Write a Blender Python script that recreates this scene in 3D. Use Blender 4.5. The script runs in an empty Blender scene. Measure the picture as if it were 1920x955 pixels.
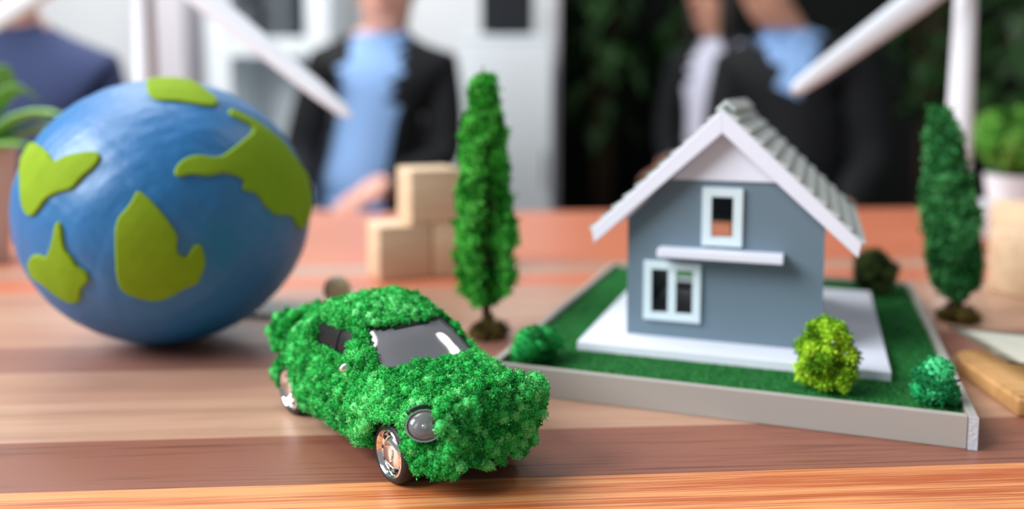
import bpy, bmesh, math, random
import numpy as np
from mathutils import Vector, Matrix

sc = bpy.context.scene
COL = sc.collection
R = math.radians

# ------------------------------------------------------------------ camera
FPX, CX, CY, CAMH, HOR = 1605.0, 960.0, 330.0, 0.13, 178.0
PIT = math.atan((CY - HOR) / FPX)
cam_d = bpy.data.cameras.new('camera')
cam = bpy.data.objects.new('camera', cam_d)
COL.objects.link(cam)
cam.location = (0, 0, CAMH)
cam.rotation_euler = (math.pi / 2 - PIT, 0, 0)
cam_d.sensor_width = 36.0
cam_d.lens = FPX / 1920.0 * 36.0
cam_d.shift_y = -(477.5 - CY) / 1920.0
cam_d.clip_start = 0.01
cam_d.dof.use_dof = True
cam_d.dof.focus_distance = 0.284
cam_d.dof.aperture_fstop = 4.2
sc.camera = cam

# ------------------------------------------------------------------ world and light
world = bpy.data.worlds.new('world')
sc.world = world
world.use_nodes = True
bg = world.node_tree.nodes['Background']
bg.inputs['Color'].default_value = (0.90, 0.95, 1.0, 1)
bg.inputs['Strength'].default_value = 0.28

def area(name, loc, target, sx, sy, power, color):
    l = bpy.data.lights.new(name, 'AREA')
    l.shape = 'RECTANGLE'; l.size = sx; l.size_y = sy; l.energy = power; l.color = color
    o = bpy.data.objects.new(name, l); COL.objects.link(o)
    o.location = loc
    o.rotation_euler = (Vector(target) - Vector(loc)).to_track_quat('-Z', 'Y').to_euler()
    return o
area('assumed_left_key', (-2.0, -0.32, 1.6), (-0.05, 0.45, 0.0), 1.7, 1.4, 108, (0.96, 0.98, 1.0))  # assumed key light from the upper left, a bare area light without any window
area('added_overhead_fill', (-0.9, 1.0, 1.95), (-0.1, 0.5, 0.0), 1.1, 0.9, 20, (1.0, 0.99, 0.97))  # added overhead light for the upper faces
area('office_back_fill', (-1.1, 2.4, 1.9), (-1.0, 3.1, 0.0), 1.8, 0.9, 46, (1.0, 1.0, 1.0))  # added fill that brightens the office background, no fixture stands for it

vs = sc.view_settings
vs.view_transform = 'Standard'
vs.look = 'None'
vs.gamma = 1.0
vs.use_curve_mapping = False
vs.exposure = 0.06
sc.cycles.use_denoising = True

# ------------------------------------------------------------------ pixel helpers (photo 1920x955)
_c, _s = math.cos(PIT), math.sin(PIT)
def ray(px, py):
    u = (px - CX) / FPX; v = -(py - CY) / FPX
    return np.array([u, _c + v * _s, -_s + v * _c])
def onz(px, py, z=0.0):
    d = ray(px, py); t = (z - CAMH) / d[2]
    return np.array([0, 0, CAMH]) + d * t
def ony(px, py, Y):
    d = ray(px, py)
    return np.array([0, 0, CAMH]) + d * (Y / d[1])

# ------------------------------------------------------------------ materials
MATS = {}
def new_mat(name):
    m = bpy.data.materials.new(name); m.use_nodes = True
    nt = m.node_tree
    b = nt.nodes['Principled BSDF']
    return m, nt, b
def srgb(r, g, b):
    f = lambda c: (c / 255 / 12.92) if c / 255 <= 0.04045 else ((c / 255 + 0.055) / 1.055) ** 2.4
    return (f(r), f(g), f(b), 1)
def mat(name, col, rough=0.5, metal=0.0, ior=1.45, bump=0.0, bscale=200.0, var=0.0, vscale=30.0, spec=0.5, trans=0.0, coat=0.0):
    m, nt, b = new_mat(name)
    b.inputs['Base Color'].default_value = col
    b.inputs['Roughness'].default_value = rough
    b.inputs['Metallic'].default_value = metal
    b.inputs['IOR'].default_value = ior
    b.inputs['Specular IOR Level'].default_value = spec
    b.inputs['Transmission Weight'].default_value = trans
    b.inputs['Coat Weight'].default_value = coat
    tc = nt.nodes.new('ShaderNodeTexCoord')
    n = nt.nodes.new('ShaderNodeTexNoise'); n.inputs['Scale'].default_value = vscale; n.inputs['Detail'].default_value = 4
    nt.links.new(tc.outputs['Object'], n.inputs['Vector'])
    mx = nt.nodes.new('ShaderNodeMixRGB'); mx.blend_type = 'MIX'
    mx.inputs['Color1'].default_value = tuple(c * (1 - var) for c in col[:3]) + (1,)
    mx.inputs['Color2'].default_value = tuple(min(1, c * (1 + var)) for c in col[:3]) + (1,)
    nt.links.new(n.outputs['Fac'], mx.inputs['Fac'])
    nt.links.new(mx.outputs['Color'], b.inputs['Base Color'])
    if bump > 0:
        n2 = nt.nodes.new('ShaderNodeTexNoise'); n2.inputs['Scale'].default_value = bscale; n2.inputs['Detail'].default_value = 5
        nt.links.new(tc.outputs['Object'], n2.inputs['Vector'])
        bp = nt.nodes.new('ShaderNodeBump'); bp.inputs['Strength'].default_value = bump; bp.inputs['Distance'].default_value = 0.001
        nt.links.new(n2.outputs['Fac'], bp.inputs['Height'])
        nt.links.new(bp.outputs['Normal'], b.inputs['Normal'])
    MATS[name] = m
    return m
def moss_mat(name, dark, mid, light, rough=0.85, bscale=2500.0, trans=0.0):
    """colour from a per-clump 'tint' attribute and fine grain"""
    m, nt, b = new_mat(name)
    at = nt.nodes.new('ShaderNodeAttribute'); at.attribute_name = 'tint'
    tc = nt.nodes.new('ShaderNodeTexCoord')
    n = nt.nodes.new('ShaderNodeTexNoise'); n.inputs['Scale'].default_value = bscale * 0.6; n.inputs['Detail'].default_value = 3
    nt.links.new(tc.outputs['Object'], n.inputs['Vector'])
    ad = nt.nodes.new('ShaderNodeMath'); ad.operation = 'MULTIPLY_ADD'
    ad.inputs[1].default_value = 0.55; nt.links.new(n.outputs['Fac'], ad.inputs[0])
    sb = nt.nodes.new('ShaderNodeMath'); sb.operation = 'MULTIPLY_ADD'; sb.inputs[1].default_value = 0.9; sb.inputs[2].default_value = -0.22
    nt.links.new(at.outputs['Fac'], sb.inputs[0]); nt.links.new(sb.outputs[0], ad.inputs[2])
    cr = nt.nodes.new('ShaderNodeValToRGB')
    e = cr.color_ramp.elements
    e[0].position = 0.12; e[0].color = dark
    e[1].position = 0.92; e[1].color = light
    k = cr.color_ramp.elements.new(0.5); k.color = mid
    nt.links.new(ad.outputs[0], cr.inputs['Fac'])
    nt.links.new(cr.outputs['Color'], b.inputs['Base Color'])
    b.inputs['Roughness'].default_value = rough
    b.inputs['Specular IOR Level'].default_value = 0.25
    bp = nt.nodes.new('ShaderNodeBump'); bp.inputs['Strength'].default_value = 0.6; bp.inputs['Distance'].default_value = 0.0006
    n2 = nt.nodes.new('ShaderNodeTexNoise'); n2.inputs['Scale'].default_value = bscale; n2.inputs['Detail'].default_value = 3
    nt.links.new(tc.outputs['Object'], n2.inputs['Vector'])
    nt.links.new(n2.outputs['Fac'], bp.inputs['Height']); nt.links.new(bp.outputs['Normal'], b.inputs['Normal'])
    MATS[name] = m
    return m
def wood_mat(name, base, streak, rough=0.32, sx=1.2, sy=60.0, seed=0.0, contrast=1.0, bump=0.15, fine=0.55):
    """wood with the grain along local X"""
    m, nt, b = new_mat(name)
    tc = nt.nodes.new('ShaderNodeTexCoord')
    mp = nt.nodes.new('ShaderNodeMapping'); mp.inputs['Scale'].default_value = (sx, sy, sy); mp.inputs['Location'].default_value = (seed, seed * 3.1, 0)
    nt.links.new(tc.outputs['Object'], mp.inputs['Vector'])
    n1 = nt.nodes.new('ShaderNodeTexNoise'); n1.inputs['Scale'].default_value = 1.0; n1.inputs['Detail'].default_value = 3; n1.inputs['Distortion'].default_value = 0.4
    nt.links.new(mp.outputs['Vector'], n1.inputs['Vector'])
    mp2 = nt.nodes.new('ShaderNodeMapping'); mp2.inputs['Scale'].default_value = (sx * 14, sy * 16, sy * 16); mp2.inputs['Location'].default_value = (seed * 2, 0, 0)
    nt.links.new(tc.outputs['Object'], mp2.inputs['Vector'])
    n2 = nt.nodes.new('ShaderNodeTexNoise'); n2.inputs['Scale'].default_value = 1.0; n2.inputs['Detail'].default_value = 4
    nt.links.new(mp2.outputs['Vector'], n2.inputs['Vector'])
    ad = nt.nodes.new('ShaderNodeMath'); ad.operation = 'ADD'
    ml = nt.nodes.new('ShaderNodeMath'); ml.operation = 'MULTIPLY'; ml.inputs[1].default_value = fine
    nt.links.new(n2.outputs['Fac'], ml.inputs[0]); nt.links.new(n1.outputs['Fac'], ad.inputs[0]); nt.links.new(ml.outputs[0], ad.inputs[1])
    cr = nt.nodes.new('ShaderNodeValToRGB')
    mid = 0.5 + 0.5 * fine; cr.color_ramp.elements[0].position = mid - 0.26 / contrast; cr.color_ramp.elements[0].color = streak
    cr.color_ramp.elements[1].position = mid + 0.22 / contrast; cr.color_ramp.elements[1].color = base
    nt.links.new(ad.outputs[0], cr.inputs['Fac'])
    nt.links.new(cr.outputs['Color'], b.inputs['Base Color'])
    b.inputs['Roughness'].default_value = rough
    bp = nt.nodes.new('ShaderNodeBump'); bp.inputs['Strength'].default_value = bump; bp.inputs['Distance'].default_value = 0.0004
    nt.links.new(n2.outputs['Fac'], bp.inputs['Height']); nt.links.new(bp.outputs['Normal'], b.inputs['Normal'])
    MATS[name] = m
    return m

M = MATS
mat('white_paint', srgb(232, 236, 250), 0.45, var=0.02)
mat('white_plastic', srgb(236, 242, 250), 0.3, var=0.01)
mat('house_grey', srgb(104, 124, 138), 0.6, var=0.03, vscale=60)
mat('window_white', srgb(214, 232, 240), 0.4, var=0.02)
mat('rail_grey', srgb(168, 164, 158), 0.45, var=0.03)
mat('rail_end', srgb(190, 196, 206), 0.5, bump=0.4, bscale=900, var=0.06, vscale=600)
mat('shingle', srgb(188, 196, 194), 0.75, bump=0.4, bscale=900, var=0.14, vscale=250)
mat('turf_base', srgb(28, 110, 48), 0.9, bump=0.8, bscale=1800, var=0.3, vscale=900)
mat('clear_pane', (0.9, 0.95, 0.95, 1), 0.02, trans=1.0, ior=1.2)
mat('interior_dark', srgb(70, 56, 50), 0.8, var=0.05)
mat('car_paint', srgb(10, 38, 22), 0.35, var=0.1)
mat('car_glass', (0.15, 0.15, 0.165, 1), 0.07, ior=2.3, var=0.02, coat=0.3)  # grey base puts a bright ceiling's reflection into the glass colour
mat('black_trim', (0.006, 0.006, 0.007, 1), 0.4, var=0.1)
mat('rubber', (0.018, 0.018, 0.02, 1), 0.55, bump=0.2, bscale=900, var=0.1)
mat('chrome', (0.92, 0.91, 0.90, 1), 0.09, metal=1.0, var=0.01)
mat('dark_chrome', (0.42, 0.43, 0.45, 1), 0.12, metal=1.0, var=0.02)
mat('lens', (0.95, 0.97, 1.0, 1), 0.03, trans=0.9, ior=1.45)
mat('globe_blue', srgb(0, 108, 172), 0.44, bump=1.0, bscale=60, var=0.22, vscale=22, spec=1.0)
mat('felt_green', srgb(132, 164, 30), 0.8, bump=0.25, bscale=900, var=0.10, vscale=140, spec=0.2)
mat('bark', srgb(84, 66, 48), 0.9, bump=0.8, bscale=600, var=0.3, vscale=300)
mat('twig_grey', srgb(128, 132, 150), 0.6, var=0.2, vscale=400)
moss_mat('moss_green', srgb(8, 120, 42), srgb(44, 198, 86), srgb(128, 234, 146))
moss_mat('moss_teal', srgb(8, 104, 56), srgb(28, 168, 96), srgb(84, 208, 140))
moss_mat('moss_left', srgb(6, 98, 40), srgb(22, 158, 72), srgb(66, 200, 104))
moss_mat('lime_leaf', srgb(70, 122, 6), srgb(128, 188, 22), srgb(190, 232, 60))
moss_mat('dark_bush', srgb(34, 48, 22), srgb(74, 94, 48), srgb(120, 138, 80))
moss_mat('cypress_green', srgb(18, 100, 24), srgb(56, 182, 52), srgb(118, 222, 98), bscale=1200)
moss_mat('cypress_dark', srgb(14, 76, 30), srgb(38, 128, 58), srgb(96, 176, 106), bscale=1200)
moss_mat('root_moss', srgb(48, 36, 16), srgb(92, 76, 36), srgb(140, 124, 60), bscale=1200)
moss_mat('turf_blade', srgb(10, 84, 32), srgb(30, 128, 52), srgb(66, 160, 74), bscale=800)
moss_mat('bonsai_green', srgb(36, 96, 20), srgb(84, 150, 50), srgb(136, 190, 88), bscale=800)
wood_mat('block_wood', srgb(226, 200, 168), srgb(200, 168, 132), 0.55, sx=8, sy=160, contrast=0.8)
wood_mat('board_wood', srgb(206, 160, 104), srgb(176, 128, 78), 0.5, sx=6, sy=120)
mat('paper', srgb(236, 238, 228), 0.7, var=0.02)
mat('grey_card', srgb(176, 176, 172), 0.6, var=0.05)
mat('tan_pot', srgb(206, 186, 176), 0.6, var=0.05)
mat('soil', srgb(60, 44, 32), 0.95, bump=0.8, bscale=300, var=0.3)
mat('strap_leaf', srgb(122, 178, 82), 0.5, var=0.25, vscale=20)
mat('navy_suit', srgb(60, 72, 112), 0.85, var=0.08, vscale=12)
mat('black_suit', srgb(7, 9, 14), 0.85, var=0.1, vscale=12)
mat('shirt_blue', srgb(132, 168, 216), 0.8, var=0.04, vscale=10)
mat('shirt_pale', srgb(206, 206, 224), 0.8, var=0.04, vscale=10)
mat('skin', srgb(224, 168, 150), 0.55, var=0.06, vscale=14)
mat('skin_tan', srgb(206, 150, 126), 0.55, var=0.06, vscale=14)
mat('hair_dark', srgb(24, 20, 18), 0.6, var=0.2)
mat('hair_grey', srgb(120, 108, 96), 0.6, var=0.2)
mat('eye_dark', srgb(30, 24, 22), 0.2, var=0.02)
mat('lip', srgb(186, 116, 108), 0.5, var=0.05)
mat('trousers', srgb(20, 22, 30), 0.85, var=0.05)
mat('shoe', srgb(14, 12, 12), 0.4, var=0.05)
mat('chair_black', srgb(16, 17, 20), 0.6, var=0.05)
mat('wall_light', srgb(214, 216, 218), 0.8, var=0.02, vscale=3)
mat('wall_dark', srgb(12, 15, 13), 0.9, var=0.1, vscale=3)
mat('pillar_grey', srgb(206, 200, 206), 0.75, var=0.02, vscale=3)
mat('cabinet_white', srgb(226, 232, 236), 0.5, var=0.01, vscale=3)
mat('screen_black', srgb(26, 29, 34), 0.3, var=0.05)
mat('floor_grey', srgb(110, 106, 104), 0.6, var=0.06, vscale=3)
mat('bg_leaf', srgb(44, 78, 36), 0.55, var=0.35, vscale=5)
mat('plant_pot_dark', srgb(30, 30, 32), 0.6, var=0.05)
mat('box_grey', srgb(70, 78, 84), 0.6, var=0.1)

# ------------------------------------------------------------------ object helpers
def link(name, me, parent=None, m=None):
    o = bpy.data.objects.new(name, me); COL.objects.link(o)
    if parent is not None: o.parent = parent
    if m is not None: o.data.materials.append(MATS[m] if isinstance(m, str) else m)
    return o
def tag(o, label=None, cat=None, group=None, kind=None):
    if label: o['label'] = label
    if cat: o['category'] = cat
    if group: o['group'] = group
    if kind: o['kind'] = kind
    return o
def empty(name, loc=(0, 0, 0), rz=0.0, label=None, cat=None, group=None):
    o = bpy.data.objects.new(name, None); COL.objects.link(o)
    o.location = loc; o.rotation_euler = (0, 0, rz); o.empty_display_size = 0.02
    return tag(o, label, cat, group)
def tri_mesh(name, V, F, tint=None, smooth=True):
    """fast mesh from numpy triangles"""
    me = bpy.data.meshes.new(name)
    V = np.ascontiguousarray(V, np.float32); F = np.ascontiguousarray(F, np.int32)
    me.vertices.add(len(V)); me.vertices.foreach_set('co', V.ravel())
    me.loops.add(len(F) * 3); me.loops.foreach_set('vertex_index', F.ravel())
    me.polygons.add(len(F))
    me.polygons.foreach_set('loop_start', np.arange(0, len(F) * 3, 3, dtype=np.int32))
    me.polygons.foreach_set('loop_total', np.full(len(F), 3, np.int32))
    me.polygons.foreach_set('use_smooth', np.full(len(F), smooth, bool))
    if tint is not None:
        a = me.attributes.new('tint', 'FLOAT', 'POINT'); a.data.foreach_set('value', np.ascontiguousarray(tint, np.float32))
    me.update(calc_edges=True); me.validate()
    return me

class MB:
    """collects shapes and builds them as ONE mesh object"""
    def __init__(self): self.bm = bmesh.new()
    def box(self, lo, hi, mtx=None):
        c = [(a + b) / 2 for a, b in zip(lo, hi)]; s = [abs(b - a) for a, b in zip(lo, hi)]
        m = Matrix.Translation(c) @ Matrix.Diagonal((*s, 1))
        if mtx is not None: m = mtx @ m
        bmesh.ops.create_cube(self.bm, size=1.0, matrix=m); return self
    def lathe(self, prof, seg=32, mtx=None, cap=True):
        """prof: (r, z) pairs around local Z"""
        bm = self.bm; rings = []
        for r, z in prof:
            ring = []
            for k in range(seg):
                a = 2 * math.pi * k / seg
                p = Vector((r * math.cos(a), r * math.sin(a), z))
                ring.append(bm.verts.new(mtx @ p if mtx is not None else p))
            rings.append(ring)
        for a, b in zip(rings, rings[1:]):
            for k in range(seg):
                bm.faces.new((a[k], a[(k + 1) % seg], b[(k + 1) % seg], b[k]))
        if cap:
            bm.faces.new(rings[0][::-1]); bm.faces.new(rings[-1])
        return self
    def tube(self, pts, rads, seg=10, mtx=None, flat=1.0, flatu=1.0):
        bm = self.bm; pts = [Vector(p) for p in pts]
        if not hasattr(rads, '__len__'): rads = [rads] * len(pts)
        rings = []
        up = None
        for i, p in enumerate(pts):
            t = (pts[min(i + 1, len(pts) - 1)] - pts[max(i - 1, 0)]).normalized()
            if up is None:
                up = Vector((0, 0, 1)) if abs(t.z) < 0.9 else Vector((1, 0, 0))
            u = t.cross(up).normalized(); v = u.cross(t).normalized(); up = v
            ring = []
            for k in range(seg):
                a = 2 * math.pi * k / seg
                q = p + (u * math.cos(a) * flatu + v * math.sin(a) * flat) * rads[i]
                ring.append(bm.verts.new(mtx @ q if mtx is not None else q))
            rings.append(ring)
        for a, b in zip(rings, rings[1:]):
            for k in range(seg):
                bm.faces.new((a[k], a[(k + 1) % seg], b[(k + 1) % seg], b[k]))
        bm.faces.new(rings[0][::-1]); bm.faces.new(rings[-1])
        return self
    def ball(self, c, r, sub=3, scale=(1, 1, 1), mtx=None):
        m = Matrix.Translation(c) @ Matrix.Diagonal((*scale, 1))
        if mtx is not None: m = mtx @ m
        bmesh.ops.create_icosphere(self.bm, subdivisions=sub, radius=r, matrix=m); return self
    def prism(self, poly, d0, d1, axes='xz'):
        """polygon in the axes plane, extruded along the third axis from d0 to d1"""
        bm = self.bm
        def P(a, b, d):
            return {'xz': (a, d, b), 'xy': (a, b, d), 'yz': (d, a, b)}[axes]
        A = [bm.verts.new(P(a, b, d0)) for a, b in poly]; B = [bm.verts.new(P(a, b, d1)) for a, b in poly]
        n = len(poly)
        bm.faces.new(A); bm.faces.new(B[::-1])
        for k in range(n): bm.faces.new((A[k], B[k], B[(k + 1) % n], A[(k + 1) % n]))
        return self
    def build(self, name, m, parent=None, bevel=0.0, seg=2, smooth=False, ang=30):
        bm = self.bm
        bmesh.ops.recalc_face_normals(bm, faces=bm.faces)
        if bevel > 0:
            es = [e for e in bm.edges if len(e.link_faces) == 2 and e.calc_face_angle(0) > R(ang)]
            bmesh.ops.bevel(bm, geom=es, offset=bevel, segments=seg, affect='EDGES', profile=0.5, clamp_overlap=True)
        me = bpy.data.meshes.new(name); bm.to_mesh(me); bm.free()
        if smooth:
            for p in me.polygons: p.use_smooth = True
            if smooth != 'all':
                try: me.set_sharp_from_angle(angle=R(38))
                except Exception: pass
        return link(name, me, parent, m)

def plate(name, outline, holes, d0, d1, m, parent, bevel=0.0):
    """vertical plate in local XZ with holes, from y=d0 (front) to y=d1, through a filled 2D curve"""
    cu = bpy.data.curves.new(name, 'CURVE'); cu.dimensions = '2D'; cu.fill_mode = 'BOTH'
    for poly in [outline] + holes:
        sp = cu.splines.new('POLY'); sp.points.add(len(poly) - 1); sp.use_cyclic_u = True
        for p, (a, b) in zip(sp.points, poly): p.co = (a, b, 0, 1)
    cu.extrude = abs(d1 - d0) / 2
    t = bpy.data.objects.new('tmp', cu); COL.objects.link(t)
    dg = bpy.context.evaluated_depsgraph_get()
    me = bpy.data.meshes.new_from_object(t.evaluated_get(dg))
    bpy.data.objects.remove(t); bpy.data.curves.remove(cu)
    me.transform(Matrix(((1, 0, 0, 0), (0, 0, 1, (d0 + d1) / 2), (0, 1, 0, 0), (0, 0, 0, 1))))
    me.name = name; me.materials.clear()
    bm = bmesh.new(); bm.from_mesh(me); bmesh.ops.remove_doubles(bm, verts=bm.verts, dist=1e-6)
    bmesh.ops.recalc_face_normals(bm, faces=bm.faces); bm.to_mesh(me); bm.free()
    return link(name, me, parent, m)
def rect(a0, a1, z0, z1): return [(a0, z0), (a1, z0), (a1, z1), (a0, z1)]

# ---- clump / moss generators (numpy)
rng = np.random.default_rng(7)
_ICO = {}
def ico(sub):
    if sub not in _ICO:
        bm = bmesh.new(); bmesh.ops.create_icosphere(bm, subdivisions=sub, radius=1.0)
        bm.verts.ensure_lookup_table()
        V = np.array([v.co[:] for v in bm.verts]); F = np.array([[v.index for v in f.verts] for f in bm.faces]); bm.free()
        _ICO[sub] = (V, F)
    return _ICO[sub]
_ND = rng.normal(size=(7, 3)); _ND /= np.linalg.norm(_ND, axis=1)[:, None]; _NP = rng.uniform(0, 6.28, 7)
def wob(p, freq):
    s = 0
    for k in range(7): s = s + np.sin((p @ _ND[k]) * freq * (0.7 + 0.13 * k) + _NP[k])
    return s / 7
def clump_mesh(P, rad, sub=2, amp=0.3, freq=3.0, bits=0, bit=0.0006, flat=None, N=None, tint=None, bit_out=0.6):
    """cauliflower clumps at P with radii rad, plus fine triangle bits on them; returns V,F,tint"""
    U, Fc = ico(sub); n = len(P)
    if tint is None: tint = rng.uniform(0, 1, n)
    rot = rng.normal(size=(n, 4)); rot /= np.linalg.norm(rot, axis=1)[:, None]
    w, x, y, z = rot.T
    Rm = np.stack([np.stack([1 - 2 * (y * y + z * z), 2 * (x * y - z * w), 2 * (x * z + y * w)], 1),
                   np.stack([2 * (x * y + z * w), 1 - 2 * (x * x + z * z), 2 * (y * z - x * w)], 1),
                   np.stack([2 * (x * z - y * w), 2 * (y * z + x * w), 1 - 2 * (x * x + y * y)], 1)], 1)
    Ur = np.einsum('nij,vj->nvi', Rm, U)
    ph = rng.uniform(-30, 30, (n, 1, 3))
    d = 1 + amp * wob(Ur * freq + ph, 1.0) + amp * 0.55 * wob(Ur * freq * 2.6 + ph * 1.7, 1.0)
    Vc = Ur * d[..., None] * rad[:, None, None]
    if N is not None and flat is not None:
        h = np.einsum('nvi,ni->nv', Vc, N); Vc = Vc - (h * (1 - flat))[..., None] * N[:, None, :]
    Vw = Vc + P[:, None, :]
    V = Vw.reshape(-1, 3); F = (Fc[None] + (np.arange(n) * len(U))[:, None, None]).reshape(-1, 3)
    T = np.repeat(tint, len(U))
    if bits:
        nv = len(V); outn = Ur.reshape(-1, 3)
        if N is not None:
            ok = np.where(np.einsum('ij,ij->i', outn, np.repeat(N, len(U), 0)) > -0.1)[0]
        else: ok = np.arange(nv)
        idx = rng.choice(ok, bits)
        c = V[idx] + outn[idx] * (rng.uniform(-0.1, bit_out, bits) * bit)[:, None] + rng.normal(size=(bits, 3)) * bit * 0.5
        t = outn[idx] + rng.normal(size=(bits, 3)) * 0.8; t /= np.linalg.norm(t, axis=1)[:, None]
        q = np.cross(t, rng.normal(size=(bits, 3))); q /= np.linalg.norm(q, axis=1)[:, None] + 1e-9
        ln = bit * rng.uniform(0.6, 1.5, bits)[:, None]
        a = c - q * ln * 0.45; b_ = c + q * ln * 0.45; e = c + t * ln * 1.1
        Vb = np.stack([a, b_, e], 1).reshape(-1, 3); Fb = np.arange(nv, nv + 3 * bits).reshape(-1, 3)
        tb = np.repeat(np.clip(T[idx] + rng.normal(size=bits) * 0.22 + 0.05, 0, 1), 3)
        V = np.concatenate([V, Vb]); F = np.concatenate([F, Fb]); T = np.concatenate([T, tb])
    return V, F, T

# ================================================================== THE SETTING
MB().box((-4.5, -1.5, -0.78), (4.5, 4.75, -0.75)).build('floor', 'floor_grey')['kind'] = 'structure'
tag(bpy.data.objects['floor'], 'grey office floor under the table and chairs', None)
XS = ony(1046, 200, 3.62)[0]
w = MB().box((-4.5, 3.6, -0.75), (XS, 3.7, 2.2)).build('wall_back', 'wall_light'); tag(w, 'pale grey office wall behind the seated man', kind='structure')
w = MB().box((XS, 4.55, -0.75), (4.5, 4.65, 2.2)).build('wall_right', 'wall_dark'); tag(w, 'near black wall behind the green plants', kind='structure')
w = MB().box((XS - 0.02, 3.58, -0.75), (XS + 0.0, 4.55, 2.2)).build('trim_1', 'pillar_grey'); tag(w, 'grey end edge of the pale office wall', kind='structure')
x0 = ony(285, 50, 3.4)[0]; x1 = ony(355, 50, 3.4)[0]
w = MB().box((x0, 3.35, -0.75), (x1, 3.6, 2.2)).build('trim_2', 'pillar_grey', bevel=0.01); tag(w, 'pale lilac grey pillar behind the left wind turbine', kind='structure')

# ---- table of edge-glued strips
TY = R(3.85)
table = empty('wooden_table', (0, 0, 0), TY, 'long wooden tabletop of brown and orange strips carrying all the models', 'table')
tones = {
    'o': wood_mat('strip_orange', srgb(222, 152, 98), srgb(176, 88, 46), 0.42, seed=1.3, contrast=1.5, sy=110, fine=1.0),
    'd': wood_mat('strip_dark', srgb(142, 90, 73), srgb(96, 58, 46), 0.38, seed=4.1, contrast=0.85, sy=45, fine=1.1),
    'p': wood_mat('strip_pale', srgb(194, 154, 130), srgb(160, 118, 98), 0.30, seed=7.7, contrast=0.7, fine=0.9),  # pale wood, lightened further to hold the reflected bright background
    'r': wood_mat('strip_rosy', srgb(190, 146, 124), srgb(160, 112, 94), 0.30, seed=9.2, contrast=0.7, fine=0.9),  # pinkish wood, its tone also raised for the background's reflection
    'b': wood_mat('strip_brown', srgb(158, 110, 96), srgb(128, 86, 74), 0.34, seed=12.9, contrast=0.5),
    't': wood_mat('strip_terracotta', srgb(206, 124, 92), srgb(176, 96, 70), 0.36, seed=15.1, contrast=0.5)}
SW = 0.0417; V0 = 0.2807
seq = {-7: 'p', -6: 'd', -5: 't', -4: 'o', -3: 'r', -2: 'd', -1: 'o', 0: 'd', 1: 'p', 2: 'r', 3: 'b', 4: 'r', 5: 'p', 6: 'r', 7: 't', 8: 'r', 9: 't', 10: 't', 11: 't', 12: 't', 13: 't', 14: 't', 15: 't'}
for k in range(-7, 16):
    v0 = V0 * math.cos(TY) + k * SW
    hi = v0 + SW - 0.0001
    MB().box((-1.1, 0, -0.028), (1.15, SW - 0.0001, 0)).build('plank', tones[seq[k]], table, bevel=0.0002, seg=1).location = (0, v0, 0)
v_lo = V0 * math.cos(TY) - 7 * SW; v_hi = V0 * math.cos(TY) + 16 * SW
MB().box((-1.0, v_lo + 0.06, -0.1), (1.05, v_lo + 0.085, -0.028)).build('apron', 'interior_dark', table)
MB().box((-1.0, v_hi - 0.085, -0.1), (1.05, v_hi - 0.06, -0.028)).build('apron', 'interior_dark', table)
for lx in (-1.0, 0.99):
    for ly in (v_lo + 0.05, v_hi - 0.11):
        MB().box((lx, ly, -0.75), (lx + 0.06, ly + 0.06, -0.028)).build('leg', 'interior_dark', table)
def tz(x, y): return 0.0

# ================================================================== TOY CAR
CA = R(-51.7)
CARC = (-0.0468, 0.3229, 0.0)
car = empty('toy_car', CARC, CA, 'toy compact car covered in green moss with chrome wheels on the table front', 'toy car')
# local: x forward, y LEFT of the car; the flank seen in the photo is y<0
NX, NT = 150, 128
ztop_k = np.array([[-.0540, .0170], [-.050, .0235], [-.044, .0310], [-.032, .0415], [-.020, .0480], [-.008, .0497], [.0, .0489], [.010, .0466], [.0195, .0420], [.0290, .0345], [.0335, .0300], [.037, .0200]])
zb_k = np.array([[-.0590, .0140], [-.0570, .0180], [-.051, .0225], [-.044, .0268], [-.03, .0315], [.03, .0335], [.040, .0332], [.050, .0300], [.058, .0240], [.063, .0180], [.0655, .0130]])
def body_section(x):
    u = abs(x) / (0.0662 if x > 0 else 0.0592)
    pw = 3.7 if x > 0 else 5.5; k = max(1e-4, 1 - u ** pw) ** (1 / pw)
    wb = 0.0255 * k
    zb = np.interp(x, zb_k[:, 0], zb_k[:, 1]); zlo = 0.0055 + 0.006 * max(0, (abs(x) - 0.05) / 0.016) ** 2 * (1 if x > 0 else 0)
    zc = (zb + zlo) / 2; hb = max((zb - zlo) / 2, 1e-4) * min(1, k * 1.4)
    zt = np.interp(x, ztop_k[:, 0], ztop_k[:, 1])
    th = np.linspace(0, 2 * math.pi, NT, endpoint=False)
    z0 = zc
    cs, sn = np.cos(th), np.sin(th)
    pe = 2.9
    rb = (np.abs(cs / wb) ** pe + np.abs(sn / hb) ** pe) ** (-1 / pe)
    r = rb
    if zt > zb + 0.0005:
        wc = 0.0220; cz = 0.027; hc = zt - cz; pc = 3.1
        rr = np.linspace(0, 0.05, 400)[:, None]
        Y = rr * cs; Z = z0 + rr * sn
        ins = (np.abs(Y / wc) ** pc + np.abs((Z - cz) / hc) ** pc) < 1
        rc = np.where(ins, rr, 0).max(0)
        r = np.maximum(rb, rc)
    return np.stack([np.full(NT, x), r * cs, z0 + r * sn], 1)
tt = np.linspace(-1, 1, NX)
xs = 0.0655 * np.sin(tt * math.pi / 2 * 0.985) / math.sin(math.pi / 2 * 0.985)
xs = np.where(xs < 0, xs * 0.0585 / 0.0655, xs)
BP = np.stack([body_section(x) for x in xs])            # NX,NT,3
for _ in range(2):                                       # smooth the crease between cabin and body a little
    BP[1:-1] = 0.25 * (BP[:-2] + BP[2:]) + 0.5 * BP[1:-1]
    BP = 0.2 * (np.roll(BP, 1, 1) + np.roll(BP, -1, 1)) + 0.6 * BP
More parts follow.
